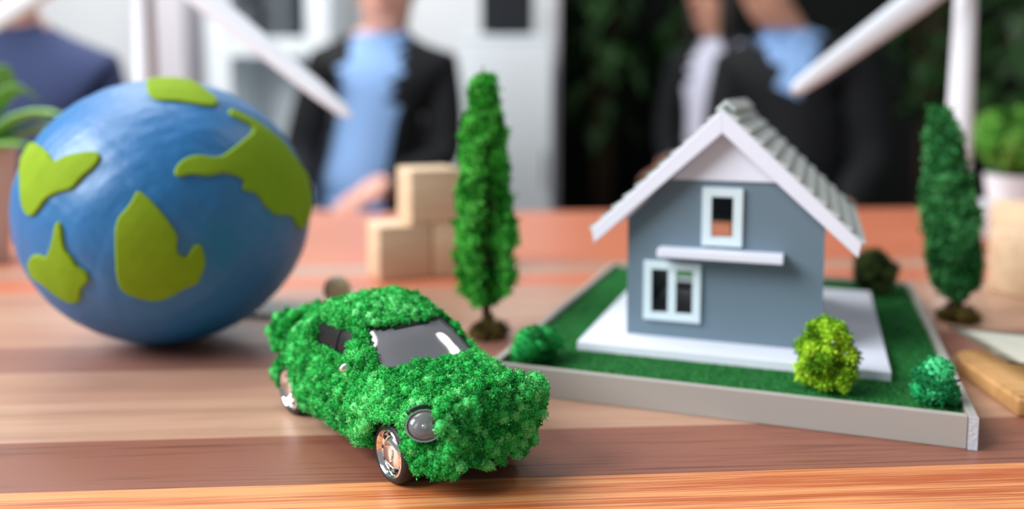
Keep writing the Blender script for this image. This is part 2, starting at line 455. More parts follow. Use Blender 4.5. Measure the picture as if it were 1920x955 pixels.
def end_cap(sec, sgn):
    c = sec.mean(0); out = []
    for q in np.linspace(0, 1, 12)[1:]:
        a = q * math.pi / 2 * 0.97
        r_ = c + (sec - c) * math.cos(a); r_[:, 0] = sec[:, 0] + sgn * 0.0022 * math.sin(a); out.append(r_)
    return out
BP = np.concatenate([np.stack(end_cap(BP[0], -1)[::-1]), BP, np.stack(end_cap(BP[-1], 1))]); NX = len(BP)
WHX, WHR = 0.040, 0.0105
gx = np.gradient(BP, axis=0); gt = np.roll(BP, -1, 1) - np.roll(BP, 1, 1)
BN = np.cross(gt, gx); BN /= np.linalg.norm(BN, axis=2)[..., None] + 1e-12
if (BN[NX // 2, :, 2] * np.sin(np.linspace(0, 2 * math.pi, NT, endpoint=False))).sum() < 0: BN = -BN
def wheel_dist(x, z): return min(math.hypot(x - WHX, z - WHR), math.hypot(x + WHX, z - WHR))
wd = np.minimum(np.hypot(BP[..., 0] - WHX, BP[..., 2] - WHR), np.hypot(BP[..., 0] + WHX, BP[..., 2] - WHR))
BPc = BP.copy()
arch = (wd < 0.0122) & (np.abs(BP[..., 1]) > 0.015)
BPc[..., 1] = np.where(arch, np.sign(BP[..., 1]) * 0.0150, BP[..., 1])
def is_windshield(p, n):
    x, y, z = p
    return n[0] > 0.28 and x > 0.012 and 0.0338 < z < 0.0440 and abs(y) < 0.0190 - (z - 0.034) * 0.36 and n[2] > 0.3
def is_side(p, n):
    x, y, z = p
    return abs(n[1]) > 0.55 and 0.0335 < z < min(0.0425, np.interp(x, ztop_k[:, 0], ztop_k[:, 1]) - 0.0045) and -0.020 < x < 0.0085
def is_rear(p, n):
    x, y, z = p
    return n[0] < -0.35 and -0.044 < x < -0.028 and 0.0345 < z < 0.0435 and abs(y) < 0.015
def grid_mesh(name, P, mask, m, off=0.0, close=True):
    bm = bmesh.new(); vm = {}
    def gv(i, j):
        if (i, j) not in vm: vm[(i, j)] = bm.verts.new(P[i, j] + BN[i, j] * off)
        return vm[(i, j)]
    for i in range(NX - 1):
        for j in range(NT):
            j2 = (j + 1) % NT
            if mask is None or mask[i, j]:
                bm.faces.new((gv(i, j), gv(i, j2), gv(i + 1, j2), gv(i + 1, j)))
    if mask is None:
        bm.faces.new([gv(0, j) for j in range(NT)]); bm.faces.new([gv(NX - 1, j) for j in range(NT)][::-1])
    bmesh.ops.recalc_face_normals(bm, faces=bm.faces)
    me = bpy.data.meshes.new(name); bm.to_mesh(me); bm.free()
    for p in me.polygons: p.use_smooth = True
    return link(name, me, car, m)
grid_mesh('body', BPc, None, 'car_paint')
QC = 0.25 * (BP[:-1] + BP[1:] + np.roll(BP, -1, 1)[:-1] + np.roll(BP, -1, 1)[1:]); QN = BN[:-1]
def mk(fn): return np.array([[fn(QC[i, j], QN[i, j]) for j in range(NT)] for i in range(NX - 1)])
mW, mS, mR = mk(is_windshield), mk(is_side), mk(is_rear)
def grow(mm, k=1):
    for _ in range(k):
        g = mm.copy(); g[1:] |= mm[:-1]; g[:-1] |= mm[1:]; g |= np.roll(mm, 1, 1) | np.roll(mm, -1, 1); mm = g
    return mm
grid_mesh('windshield', BP, mW, 'car_glass', 0.0009)
grid_mesh('windshield_trim', BP, grow(mW, 2) & ~mW, 'black_trim', 0.0012)
left = (QC[..., 1] > 0)
pil = (np.abs(QC[..., 0] + 0.0035) < 0.0013)
for sd in (left, ~left):
    grid_mesh('side_window', BP, mS & sd & ~pil, 'car_glass' if False else 'black_trim', 0.0006)
    grid_mesh('window_pillar', BP, mS & sd & pil, 'black_trim', 0.0010)
grid_mesh('rear_window', BP, mR, 'car_glass', 0.0006)
# wheels
def make_wheel(x, side):
    ax = Matrix.Translation((x, side * 0.0207, WHR)) @ Matrix.Rotation(-side * math.pi / 2, 4, 'X')   # local +Z points outwards
    ty = MB().lathe([(0.0070, -0.004), (0.0092, -0.0042), (0.0102, -0.0034), (0.0105, -0.002), (0.0105, 0.002), (0.0102, 0.0031), (0.0094, 0.0039), (0.0086, 0.0041), (0.0082, 0.0036), (0.0078, 0.002)], 56, ax).build('wheel', 'rubber', car, smooth=True)
    rim = MB().lathe([(0.0083, 0.0020), (0.0084, 0.0037), (0.0078, 0.0041), (0.0072, 0.0036), (0.0068, 0.0024), (0.0060, 0.0021), (0.0050, 0.0030), (0.0036, 0.0036), (0.0028, 0.0037), (0.0027, 0.0044), (0.0018, 0.0047), (0.0002, 0.0048)], 56, ax).build('hubcap', 'chrome', ty, smooth=True)
    sl = MB()
    for k in range(10):
        a = 2 * math.pi * k / 10
        sl.box((0.0057, -0.0006, 0.0018), (0.0066, 0.0006, 0.0026), ax @ Matrix.Rotation(a, 4, 'Z'))
    sl.build('hubcap_slots', 'black_trim', ty)
for x in (WHX, -WHX):
    for s in (-1, 1): make_wheel(x, s)
MB().tube([(WHX, -0.018, WHR), (WHX, 0.018, WHR)], 0.0012, 10).build('axle', 'black_trim', car)
MB().tube([(-WHX, -0.018, WHR), (-WHX, 0.018, WHR)], 0.0012, 10).build('axle', 'black_trim', car)
# headlights
HL = []
for s in (-1, 1):
    n = Vector((0.80, 0.42 * s, 0.42)).normalized(); c = Vector((0.0572, 0.0205 if s > 0 else -0.0205, 0.0245)) + (Vector((0, 0.0022, 0)) if s > 0 else Vector((0, 0, 0)))
    c = c + n * 0.0010 + Vector((0, 0.0008 * s, 0)); HL.append((np.array(c), np.array(n)))
    q = n.to_track_quat('Z', 'Y').to_matrix().to_4x4()
    m4 = Matrix.Translation(c) @ q @ Matrix.Diagonal((1.02, 0.84, 0.9, 1))
    hl = MB().lathe([(0.0058, -0.003), (0.0061, 0.0012), (0.0060, 0.0018), (0.0056, 0.0019), (0.0053, 0.0012), (0.0050, -0.0006)], 40, m4, cap=False).build('headlight', 'chrome', car, smooth=True)
    MB().lathe([(0.0053, 0.0008), (0.0046, -0.0010), (0.0034, -0.0022), (0.0018, -0.0029), (0.0001, -0.003)], 36, m4, cap=False).build('reflector', 'dark_chrome', hl, smooth=True)
    MB().ball((0, 0, -0.0009), 0.0011, 3, mtx=m4).build('bulb', 'chrome', hl, smooth='all')
    MB().lathe([(0.0053, 0.0009), (0.0050, 0.0019), (0.0040, 0.0028), (0.0024, 0.0034), (0.0001, 0.0036), (0.0001, 0.0031), (0.0024, 0.0029), (0.0040, 0.0023), (0.0049, 0.0014), (0.0051, 0.0009)], 36, m4, cap=False).build('lens', 'lens', hl, smooth=True)
    MB().tube([tuple((m4 @ Vector((0.0072 * math.cos(a), 0.0072 * math.sin(a), 0.0003)))) for a in np.linspace(-0.5, 2.4, 14)], 0.0007, 8).build('bezel', 'car_paint', hl, smooth='all')
# side mirrors
for s in (-1, 1):
    mr = MB().ball((0.0135, s * 0.0262, 0.0335), 0.0026, 3, (0.75, 1.0, 0.62)).build('side_mirror', 'chrome', car, smooth='all')
    MB().tube([(0.0145, s * 0.0215, 0.0328), (0.0137, s * 0.0255, 0.0332)], 0.0008, 8).build('mirror_arm', 'black_trim', mr)
# moss
A3 = np.linalg.norm(np.cross(gx, gt), axis=2)
A3 = A3 / A3.sum()
nm = 7000
pick = rng.choice(NX * NT, nm * 3, p=A3.ravel())
pi, pj = np.unravel_index(pick, (NX, NT))
Pm = BP[pi, pj] + rng.normal(size=(len(pick), 3)) * 0.0003; Nm = BN[pi, pj]
keep = np.ones(len(Pm), bool)
gW = grow(mW, 1)
for a in range(len(Pm)):
    i, j = min(pi[a], NX - 2), pj[a]; p = Pm[a]; n = Nm[a]
    if gW[i, j] or mS[i, j] or mR[i, j]: keep[a] = False; continue
    if wd[pi[a], j] < 0.0126 and abs(p[1]) > 0.012: keep[a] = False; continue
    if n[2] < -0.75: keep[a] = False; continue
    for c, hn in HL:
        if np.linalg.norm(p - c) < (0.0100 if c[1] > 0 else 0.0078): keep[a] = False
    if abs(p[0] - 0.0135) < 0.0026 and abs(p[2] - 0.0335) < 0.0026 and abs(p[1]) > 0.019: keep[a] = False
idx = np.where(keep)[0]
# thin out to an even cover
sel = []; cell = {}
for a in idx:
    p = Pm[a]; k = tuple((p / 0.0021).astype(int)); ok = True
    for dx in (-1, 0, 1):
        for dy in (-1, 0, 1):
            for dz in (-1, 0, 1):
                for b in cell.get((k[0] + dx, k[1] + dy, k[2] + dz), ()):
                    if np.sum((Pm[b] - p) ** 2) < 0.00150 ** 2: ok = False
    if ok: sel.append(a); cell.setdefault(k, []).append(a)
sel = np.array(sel)
Pm, Nm = Pm[sel], Nm[sel]
rad = 0.0011 + 0.0014 * rng.uniform(0, 1, len(sel)) ** 1.3
# smaller tufts next to the openings
near_w = np.array([grow(gW | mS, 3)[min(pi[a], NX - 2), pj[a]] for a in sel])
rad = np.where(near_w, rad * 0.72, rad)
zone = 0.5 + 0.3 * wob(Pm, 120.0)
V, F, T = clump_mesh(Pm + Nm * (rad * 0.4 + 0.0009 + 0.0009 * wob(Pm, 380.0))[:, None], rad, sub=2, amp=0.42, freq=2.9, bits=450000, bit=0.00048, N=Nm, flat=0.95, tint=np.clip(zone + rng.normal(size=len(sel)) * 0.2, 0, 1))
V2, F2, T2 = clump_mesh(Pm + Nm * 0.0002, np.full(len(sel), 0.0019), sub=1, amp=0.3, freq=2.6, bits=60000, bit=0.00048, tint=np.clip(zone * 0.8, 0, 1))
F = np.concatenate([F, F2 + len(V)]); V = np.concatenate([V, V2]); T = np.concatenate([T, T2])
V[:, 2] = np.maximum(V[:, 2], 0.0012)
mo = link('moss', tri_mesh('moss', V, F, T), car, 'moss_green'); mo['kind'] = 'stuff'; mo['label'] = 'fluffy bright green moss covering the car body'

# ================================================================== GLOBE
GC = np.array([-0.1815, 0.4490, 0.0690]); GR = np.array([0.0727, 0.0727, 0.0690])
globe = empty('model_globe', (GC[0], GC[1], 0), 0, 'handmade blue globe with raised green felt continents', 'globe')
U, Fg = ico(7)
dn = 1 + 0.006 * wob(U * 9.0, 1.0) + 0.0050 * wob(U * 24.0, 1.0) + 0.0036 * wob(U * 52.0 + wob(U * 15, 1.0)[:, None] * 1.5, 1.0) + 0.0012 * wob(U * 110.0, 1.0)
Vg = U * dn[:, None] * GR + np.array([0, 0, GR[2]])
Vg[:, 2] = np.maximum(Vg[:, 2], 0.0)
link('ocean_ball', tri_mesh('ocean_ball', Vg, Fg), globe, 'globe_blue')
def dent(u): return 1 + 0.006 * wob(u * 9.0, 1.0) + 0.0050 * wob(u * 24.0, 1.0)
def globe_dir(px, py):
    d = ray(px, py); o = np.array([0, 0, CAMH]) - GC
    dd, oo = d / GR, o / GR
    a, b, c = dd @ dd, 2 * dd @ oo, oo @ oo - 1
    disc = b * b - 4 * a * c
    t = (-b - math.sqrt(disc)) / (2 * a) if disc > 0 else -b / (2 * a)
    u = oo + dd * t
    return u / np.linalg.norm(u)
def continent(name, crop, label, k=620 / 1057.0, ox=0, oy=120):
    D = np.array([globe_dir(ox + x * k, oy + y * k) for x, y in crop])
    c = D.mean(0); c /= np.linalg.norm(c)
    e1 = np.cross(c, [0, 0, 1.0]); e1 /= np.linalg.norm(e1); e2 = np.cross(e1, c)
    P2 = np.stack([D @ e1 / (D @ c), D @ e2 / (D @ c)], 1)
    # rounder outline
    for _ in range(2):
        Q = np.empty((len(P2) * 2, 2)); nx = np.roll(P2, -1, 0)
        Q[0::2] = P2 * 0.75 + nx * 0.25; Q[1::2] = P2 * 0.25 + nx * 0.75; P2 = Q
    lo, hi = P2.min(0) - 0.03, P2.max(0) + 0.03
    st = 0.0065
    gxs = np.arange(lo[0], hi[0], st); gys = np.arange(lo[1], hi[1], st)
    G = np.stack(np.meshgrid(gxs, gys, indexing='ij'), -1); nx_, ny_ = G.shape[:2]
    X = G.reshape(-1, 2); A = P2; B = np.roll(P2, -1, 0)
    ab = B - A; ap = X[:, None] - A[None]
    t = np.clip((ap * ab).sum(2) / ((ab * ab).sum(1) + 1e-12), 0, 1)
    dist = np.linalg.norm(ap - t[..., None] * ab, axis=2).min(1)
    cond = ((A[:, 1] > X[:, None, 1]) != (B[:, 1] > X[:, None, 1]))
    xi = A[:, 0] + (X[:, None, 1] - A[:, 1]) / (ab[:, 1] + 1e-12) * ab[:, 0]
    ins = (cond & (X[:, None, 0] < xi)).sum(1) % 2 == 1
    sd = np.where(ins, dist, -dist)
    e = np.clip((sd + 0.006) / 0.014, 0, 1)
    h = 0.024 * np.sqrt(1 - (1 - e) ** 2) + 0.0012 * wob(np.stack([X[:, 0], X[:, 1], X[:, 0] * 0], 1) * 60, 1.0) * e
    dirs = c + X[:, :1] * e1 + X[:, 1:] * e2; dirs /= np.linalg.norm(dirs, axis=1)[:, None]
    rr = dent(dirs) + np.where(sd > -0.006, h, -0.02) - 0.004
    Vv = dirs * rr[:, None] * GR + np.array([0, 0, GR[2]])
    I = np.arange(nx_ * ny_).reshape(nx_, ny_)
    q = np.stack([I[:-1, :-1], I[1:, :-1], I[1:, 1:], I[:-1, 1:]], -1).reshape(-1, 4)
    q = q[(sd[q] > -0.025).any(1)]
    Ft = np.concatenate([q[:, [0, 1, 2]], q[:, [0, 2, 3]]])
    used, inv = np.unique(Ft, return_inverse=True); Ft = inv.reshape(-1, 3); Vv = Vv[used]
    # orientation outward
    tri = Vv[Ft]; nrm = np.cross(tri[:, 1] - tri[:, 0], tri[:, 2] - tri[:, 0])
    if ((tri.mean(1) - [0, 0, GR[2]]) * nrm).sum() < 0: Ft = Ft[:, ::-1]
    o = link('continent', tri_mesh('continent', Vv, Ft), globe, 'felt_green'); o['label'] = label
continent('a', [(95, 245), (150, 275), (175, 320), (200, 300), (240, 288), (310, 280), (325, 300), (300, 335), (255, 370), (235, 400), (190, 410), (150, 430), (130, 465), (110, 488), (85, 480), (75, 420), (72, 350), (80, 290)], 'green felt landmass at the left rim')
continent('b', [(185, 500), (202, 520), (207, 590), (235, 620), (245, 645), (285, 670), (285, 695), (260, 715), (262, 750), (240, 765), (200, 750), (165, 725), (140, 700), (105, 680), (92, 640), (105, 612), (130, 610), (150, 625), (168, 580), (176, 540)], 'small green felt landmass at the lower left')
continent('c', [(440, 403), (475, 430), (520, 480), (560, 535), (568, 560), (560, 590), (575, 615), (600, 620), (615, 585), (640, 575), (650, 605), (655, 640), (640, 680), (630, 700), (590, 715), (550, 740), (500, 757), (440, 745), (395, 725), (378, 690), (372, 600), (370, 530), (380, 490), (410, 460), (428, 430)], 'green felt landmass with a pointed top in the middle')
continent('d', [(472, 38), (520, 41), (600, 52), (650, 85), (695, 115), (690, 140), (640, 135), (580, 122), (510, 120), (480, 105), (470, 80)], 'green felt landmass on the top of the ball')
continent('e', [(735, 145), (770, 160), (820, 185), (860, 215), (910, 260), (950, 320), (982, 370), (990, 430), (983, 490), (965, 530), (945, 520), (930, 480), (880, 485), (845, 455), (820, 410), (780, 405), (775, 390), (785, 370), (720, 345), (665, 360), (610, 350), (570, 365), (555, 345), (580, 310), (625, 292), (670, 300), (710, 300), (760, 260), (810, 220), (800, 200), (760, 180), (728, 162)], 'large green felt landmass at the right rim')

# ================================================================== HOUSE MODEL ON ITS BOARD
BO = (-0.01027, 0.36727, 0.0); BYAW = R(-19.6)
BW, BD, BH = 0.192, 0.2415, 0.0127
def bworld(a, b, z=0.0):
    return (BO[0] + a * math.cos(BYAW) - b * math.sin(BYAW), BO[1] + a * math.sin(BYAW) + b * math.cos(BYAW), z)
board = empty('display_board', BO, BYAW, 'shallow grey tray with green artificial turf under the house model', 'tray')
MB().box((0.003, 0.003, 0.0), (BW - 0.003, BD - 0.003, 0.0100)).build('tray_base', 'turf_base', board)
MB().box((0.0, 0.0, 0.0), (BW - 0.0035, 0.0032, BH)).build('rail', 'rail_grey', board, bevel=0.0004)
MB().box((0.0, BD - 0.0032, 0.0), (BW - 0.0035, BD, BH)).build('rail', 'rail_grey', board, bevel=0.0004)
MB().box((0.0, 0.0033, 0.0), (0.0034, BD - 0.0033, BH)).build('rail', 'rail_grey', board, bevel=0.0004)
MB().box((BW - 0.0034, 0.0, 0.0), (BW, BD, BH)).build('rail', 'rail_grey', board, bevel=0.0004)
MB().box((BW - 0.0033, -0.0003, 0.0001), (BW - 0.0001, 0.0, BH - 0.0002)).build('rail_end_cap', 'rail_end', board)['label'] = 'rough silvery end of the right rail'
# turf blades
nb = 60000
a_ = rng.uniform(0.0036, BW - 0.0038, nb); b_ = rng.uniform(0.0036, BD - 0.0036, nb)
okb = ~((a_ > 0.030) & (a_ < 0.165) & (b_ > 0.040) & (b_ < 0.195)); a_, b_ = a_[okb], b_[okb]; nb = len(a_)
c0 = np.stack([a_, b_, np.full(nb, 0.0098)], 1)
an = rng.uniform(0, 6.28, nb); wv = np.stack([np.cos(an), np.sin(an), an * 0], 1) * 0.00028
tp = c0 + np.stack([rng.normal(size=nb) * 0.0004, rng.normal(size=nb) * 0.0004, rng.uniform(0.0006, 0.0015, nb)], 1)
Vt = np.stack([c0 - wv, c0 + wv, tp], 1).reshape(-1, 3)
tf = link('turf', tri_mesh('turf', Vt, np.arange(len(Vt)).reshape(-1, 3), np.repeat(rng.uniform(0, 1, nb), 3), False), board, 'turf_blade'); tf['kind'] = 'stuff'

ZS = 0.0145
house = empty('model_house', BO, BYAW, 'miniature grey house with white gable and shingled roof on the turf tray', 'model house')
MB().box((0.0296, 0.0390, 0.0101), (0.1655, 0.1960, ZS)).build('foundation_slab', 'white_paint', house, bevel=0.0004)
HA0, HA1, HB0, HB1 = 0.0487, 0.1378, 0.0600, 0.1700
AP = 0.0929; SL = 0.0572 / 0.0598        # apex and roof slope
ZA = 0.1235
def roof_under(a): return ZA - 0.0100 - SL * abs(a - AP)
front = [(HA0, ZS), (HA1, ZS), (HA1, roof_under(HA1)), (AP, roof_under(AP)), (HA0, roof_under(HA0))]
W1 = (0.0868, 0.0990, 0.0620, 0.0850); W2 = (0.0598, 0.0812, 0.0258, 0.0485)
plate('wall', front, [rect(*W1), rect(*W2)], HB0, HB0 + 0.002, 'house_grey', house)
plate('wall', front, [rect(0.0752, 0.0878, 0.0440, 0.0555), rect(0.104, 0.126, 0.0258, 0.0485), rect(0.0525, 0.0695, 0.0185, 0.0485)], HB1 - 0.002, HB1, 'house_grey', house)
for a0, a1 in ((HA0, HA0 + 0.002), (HA1 - 0.002, HA1)):
    MB().box((a0, HB0 + 0.002, ZS), (a1, HB1 - 0.002, roof_under(HA0) - 0.0005)).build('wall', 'house_grey', house)
# white gable panel
zg = 0.0906; ha = (roof_under(AP) - zg) / SL
MB().prism([(AP - ha, zg), (AP + ha, zg), (AP, roof_under(AP))], HB0 - 0.0010, HB0 - 0.0001).build('gable_panel', 'white_paint', house)
# windows
def window(a0, a1, z0, z1, fw, mull=False, back=False):
    d0, d1 = (HB0 - 0.0018, HB0 + 0.0020) if not back else (HB1 - 0.002, HB1 + 0.0015)
    w = plate('window', rect(a0, a1, z0, z1), [rect(a0 + fw, a1 - fw, z0 + fw, z1 - fw)], d0, d1, 'window_white', house)
    if mull:
        am = (a0 + a1) / 2
        MB().box((am - 0.0019, d0 + 0.0004, z0 + fw), (am + 0.0019, d1 - 0.0004, z1 - fw)).build('mullion', 'window_white', w)
        for p0, p1 in ((a0 + fw, am - 0.0019), (am + 0.0019, a1 - fw)):
            MB().box((p0, d0 + 0.0016, z0 + fw), (p1, d0 + 0.0020, z1 - fw)).build('pane', 'clear_pane', w)
    else:
        MB().box((a0 + fw, d0 + 0.0016, z0 + fw), (a1 - fw, d0 + 0.0020, z1 - fw)).build('pane', 'clear_pane', w)
window(0.0838, 0.1020, 0.0602, 0.0874, 0.0042)
window(0.0570, 0.0838, 0.0229, 0.0512, 0.0037, True)
window(0.0722, 0.0908, 0.0410, 0.0586, 0.0032, back=True)
window(0.1020, 0.1290, 0.0229, 0.0512, 0.0037, True, back=True)
window(0.0500, 0.0720, 0.0155, 0.0512, 0.0030, back=True)
MB().box((0.0645, 0.0500, 0.0548), (0.1206, HB0, 0.0586)).build('balcony_slab', 'white_paint', house, bevel=0.0004)
# roof: fascia boards at both ends, roof panels, shingle rows, ridge cap
RB0, RB1 = 0.0510, 0.1800
EV = 0.0598
def chevron(t_up, t_dn):
    return [(AP - EV, ZA - SL * EV + t_up), (AP, ZA + t_up), (AP + EV, ZA - SL * EV + t_up), (AP + EV - 0.0008, ZA - SL * EV - t_dn + 0.0045), (AP + EV - 0.0032, ZA - SL * EV - t_dn + 0.0030), (AP, ZA - t_dn), (AP - EV + 0.0032, ZA - SL * EV - t_dn + 0.0030), (AP - EV + 0.0008, ZA - SL * EV - t_dn + 0.0045)]
for side in (-1, 1):
    fa = [(AP, ZA), (AP + side * EV, ZA - SL * EV), (AP + side * (EV - 0.0012), ZA - SL * EV - 0.0066), (AP, ZA - 0.0106)]
    for b0, b1 in ((RB0, RB0 + 0.0035), (RB1 - 0.0035, RB1)):
        MB().prism(fa, b0, b1).build('fascia_board', 'white_paint', house, bevel=0.0003)
    pa = [(AP, ZA - 0.0022), (AP + side * (EV - 0.0006), ZA - 0.0022 - SL * (EV - 0.0006)), (AP + side * (EV - 0.0010), ZA - SL * EV - 0.0046), (AP, ZA - 0.0080)]
    MB().prism(pa, RB0 + 0.0036, RB1 - 0.0036).build('roof_panel', 'white_paint', house)
    # overlapping shingle rows, each split into single shingles
    nrow = 11; ln = math.hypot(EV, SL * EV)
    ang = math.atan(SL)
    ncol = 9; cw = (RB1 - RB0 - 0.0010) / ncol
    rowl = ln / nrow
    me_s = None
    for r_ in range(nrow):
        for c_ in range(ncol):
            off = (r_ % 2) * 0.5
            b0 = RB0 + 0.0005 + max(0, (c_ - off)) * cw; b1 = RB0 + 0.0005 + min(ncol, (c_ + 1 - off)) * cw
            if r_ % 2 and c_ == ncol - 1: b1 = RB0 + 0.0005 + ncol * cw
            s0, s1 = r_ * rowl - 0.0012, (r_ + 1) * rowl + 0.0004
            p = []
            # local along-slope s, thickness t: butt end (lower) is thick
            t0, t1 = -0.0020, 0.0022
            for s_, t_ in ((s0, t0 - 0.0004), (s1, t0 - 0.0004), (s1, t1), (s0, 0.0004)):
                a = AP + side * (s_ * math.cos(ang) + t_ * math.sin(ang)); z = ZA - s_ * math.sin(ang) + t_ * math.cos(ang) - 0.0006
                p.append((a, z))
            MB().prism(p, b0 + 0.00012, b1 - 0.00012).build('shingle', 'shingle', house)
MB().prism([(AP - 0.0042, ZA - 0.0016), (AP, ZA + 0.0018), (AP + 0.0042, ZA - 0.0016), (AP + 0.0044, ZA + 0.0002), (AP, ZA + 0.0044), (AP - 0.0044, ZA + 0.0002)], RB0 + 0.012, RB1 + 0.001).build('ridge_cap', 'shingle', house)

# ================================================================== SHRUBS AND TREES
def shrub(name, loc, w, h, n, rad, m, label, cat='shrub', twig='bark', bits=20000, bit=0.0008, flat_top=False, hollow=0.0, seed=1, twigs=7, amp=0.35, group=None):
    root = empty(name, loc, 0, label, cat, group)
    g = np.random.default_rng(seed)
    d = g.normal(size=(n, 3)); d /= np.linalg.norm(d, axis=1)[:, None]
    rr = g.uniform(hollow, 1, n) ** 0.5
    P = d * rr[:, None] * np.array([w / 2 - rad * 0.7, w / 2 - rad * 0.7, h / 2 - rad * 0.7]) + np.array([0, 0, h / 2])
    k = np.clip(P[:, 2] / h, 0, 1)
    P[:, :2] *= (1.12 - 0.45 * k)[:, None]
    rd = g.uniform(0.75, 1.2, n) * rad
    P[:, 2] = np.maximum(P[:, 2], rd * 0.5)
    V, F, T = clump_mesh(P, rd, sub=2, amp=amp, freq=2.6, bits=bits, bit=bit)
    V[:, 2] = np.maximum(V[:, 2], 0)
    fo = link('foliage', tri_mesh('foliage', V, F, T), root, m); fo['kind'] = 'stuff'
    tb = MB()
    tb.tube([(0, 0, 0), (0.0004, 0, h * 0.35), (0, 0.0004, h * 0.8)], [0.0012, 0.001, 0.0006], 8)
    for k in range(twigs):
        a = k * 2.4; e = (w * 0.40 * math.cos(a), w * 0.40 * math.sin(a), h * (0.3 + 0.5 * (k / max(1, twigs))))
        tb.tube([(0, 0, h * 0.08 * (1 + k * 0.6)), (e[0] * 0.5, e[1] * 0.5, e[2] * 0.85), e], [0.0008, 0.0006, 0.0004], 6)
    tb.build('twigs', twig, root, smooth='all')
    return root
ZT = 0.0101
shrub('model_shrub', bworld(0.1395, 0.0185, ZT), 0.0262, 0.0305, 62, 0.0027, 'lime_leaf', 'lime green miniature shrub with pale twigs on the turf before the house', twig='twig_grey', bits=26000, bit=0.0010, hollow=0.45, seed=3, twigs=16)
shrub('moss_bush', bworld(0.1800, 0.0160, ZT), 0.0195, 0.0175, 26, 0.0042, 'moss_teal', 'bluish green moss clump at the right front corner of the turf tray', 'bush', bits=26000, bit=0.0006, seed=5, amp=0.28)
shrub('moss_bush', bworld(0.0160, 0.0165, ZT), 0.0250, 0.0165, 30, 0.0046, 'moss_left', 'green moss clump on the turf just behind the moss covered car', 'bush', bits=26000, bit=0.0006, seed=8, amp=0.28)
shrub('dark_shrub', bworld(0.1690, 0.2170, ZT), 0.0300, 0.0270, 55, 0.0034, 'dark_bush', 'dark brownish green shrub behind the house at the back of the turf', bits=14000, bit=0.0010, hollow=0.3, seed=9)

def cypress(loc, lean, prof, m, label, n, seed, gap=None, trunk_h=0.03, rad=0.0016, root_r=0.012, group='cypress'):
    root = empty('model_cypress', loc, 0, label, 'model tree', 'miniature cypress trees')
    g = np.random.default_rng(seed)
    H = prof[-1][0]; zz = np.array([p[0] for p in prof]); rr = np.array([p[1] for p in prof])
    def axis(z): t = np.asarray(z) / H; return np.stack([lean[0] * t, lean[1] * t, np.asarray(z)], -1)
    z = g.uniform(zz[0], H, n * 3); r = np.interp(z, zz, rr)
    keepz = g.uniform(0, rr.max(), n * 3) < r + 0.002
    z, r = z[keepz][:n], r[keepz][:n]
    a = g.uniform(0, 2 * math.pi, len(z))
    rho = r * g.uniform(0.40, 1.0, len(z)) ** 0.6 * (0.86 + 0.42 * wob(np.stack([np.cos(a) * 2.0, np.sin(a) * 2.0, z * 160], 1), 2.2))
    if gap is not None:
        da = np.abs((a - gap + math.pi) % (2 * math.pi) - math.pi); kp = ~((da < 0.62) & (z < H * 0.78)); z, a, rho = z[kp], a[kp], rho[kp]
    P = axis(z) + np.stack([rho * np.cos(a), rho * np.sin(a), -rho * 0.25 + 0 * z], -1)
    P += g.normal(size=P.shape) * 0.0008
    rd = g.uniform(0.65, 1.15, len(P)) * rad * (0.7 + 0.3 * np.interp(z, zz, rr) / rr.max())
    V, F, T = clump_mesh(P, rd, sub=1, amp=0.5, freq=3.2, bits=110000, bit=0.0016, bit_out=1.4)
    fo = link('foliage', tri_mesh('foliage', V, F, T), root, m); fo['kind'] = 'stuff'
    tr = MB()
    zs = np.linspace(0, H * 0.96, 14)
    tr.tube([tuple(axis(q) + np.array([g.normal() * 0.0004, g.normal() * 0.0004, 0])) for q in zs], list(np.linspace(0.0026, 0.0006, 14)), 8)
    tr.build('trunk', 'bark', root, smooth='all')
    br = MB()
    for q in range(60):
        z0 = g.uniform(zz[0] * 0.9, H * 0.9); a0 = g.uniform(0, 6.28); r0 = np.interp(z0, zz, rr) * 0.85
        b0 = axis(z0); e = axis(z0 + r0 * 0.4) + np.array([r0 * math.cos(a0), r0 * math.sin(a0), 0])
        br.tube([tuple(b0), tuple(e)], [0.0007, 0.0003], 5)
    br.build('branches', 'bark', root)
    nP = 26; a = g.uniform(0, 6.28, nP); q = root_r * 0.75 * g.uniform(0, 1, nP) ** 0.5
    Pr = np.stack([q * np.cos(a), q * np.sin(a), 0.002 + 0.010 * (1 - q / root_r) * g.uniform(0, 1, nP)], 1)
    V, F, T = clump_mesh(Pr, g.uniform(0.0015, 0.0032, nP), sub=2, amp=0.4, bits=4000, bit=0.0012)
    V[:, 2] = np.maximum(V[:, 2], 0)
    fo = link('root_moss', tri_mesh('root_moss', V, F, T), root, 'root_moss'); fo['kind'] = 'stuff'
    return root
p = onz(913, 632)
cypress(tuple(p), (-0.002, 0.0), [(0.0200, 0.003), (0.027, 0.0100), (0.038, 0.0148), (0.055, 0.0150), (0.075, 0.0138), (0.095, 0.0118), (0.112, 0.0092), (0.126, 0.0066), (0.1385, 0.0040)], 'cypress_green', 'tall bright green miniature cypress tree behind the moss covered car', 1500, 11, gap=-1.25, root_r=0.011)
p = onz(1797, 602)
cypress(tuple(p), (-0.0150, 0.0), [(0.0150, 0.002), (0.024, 0.0100), (0.040, 0.0135), (0.055, 0.0140), (0.070, 0.0128), (0.090, 0.0096), (0.108, 0.0068), (0.1210, 0.0030)], 'cypress_dark', 'dark green leaning miniature cypress tree right of the house model', 1500, 13, root_r=0.013)

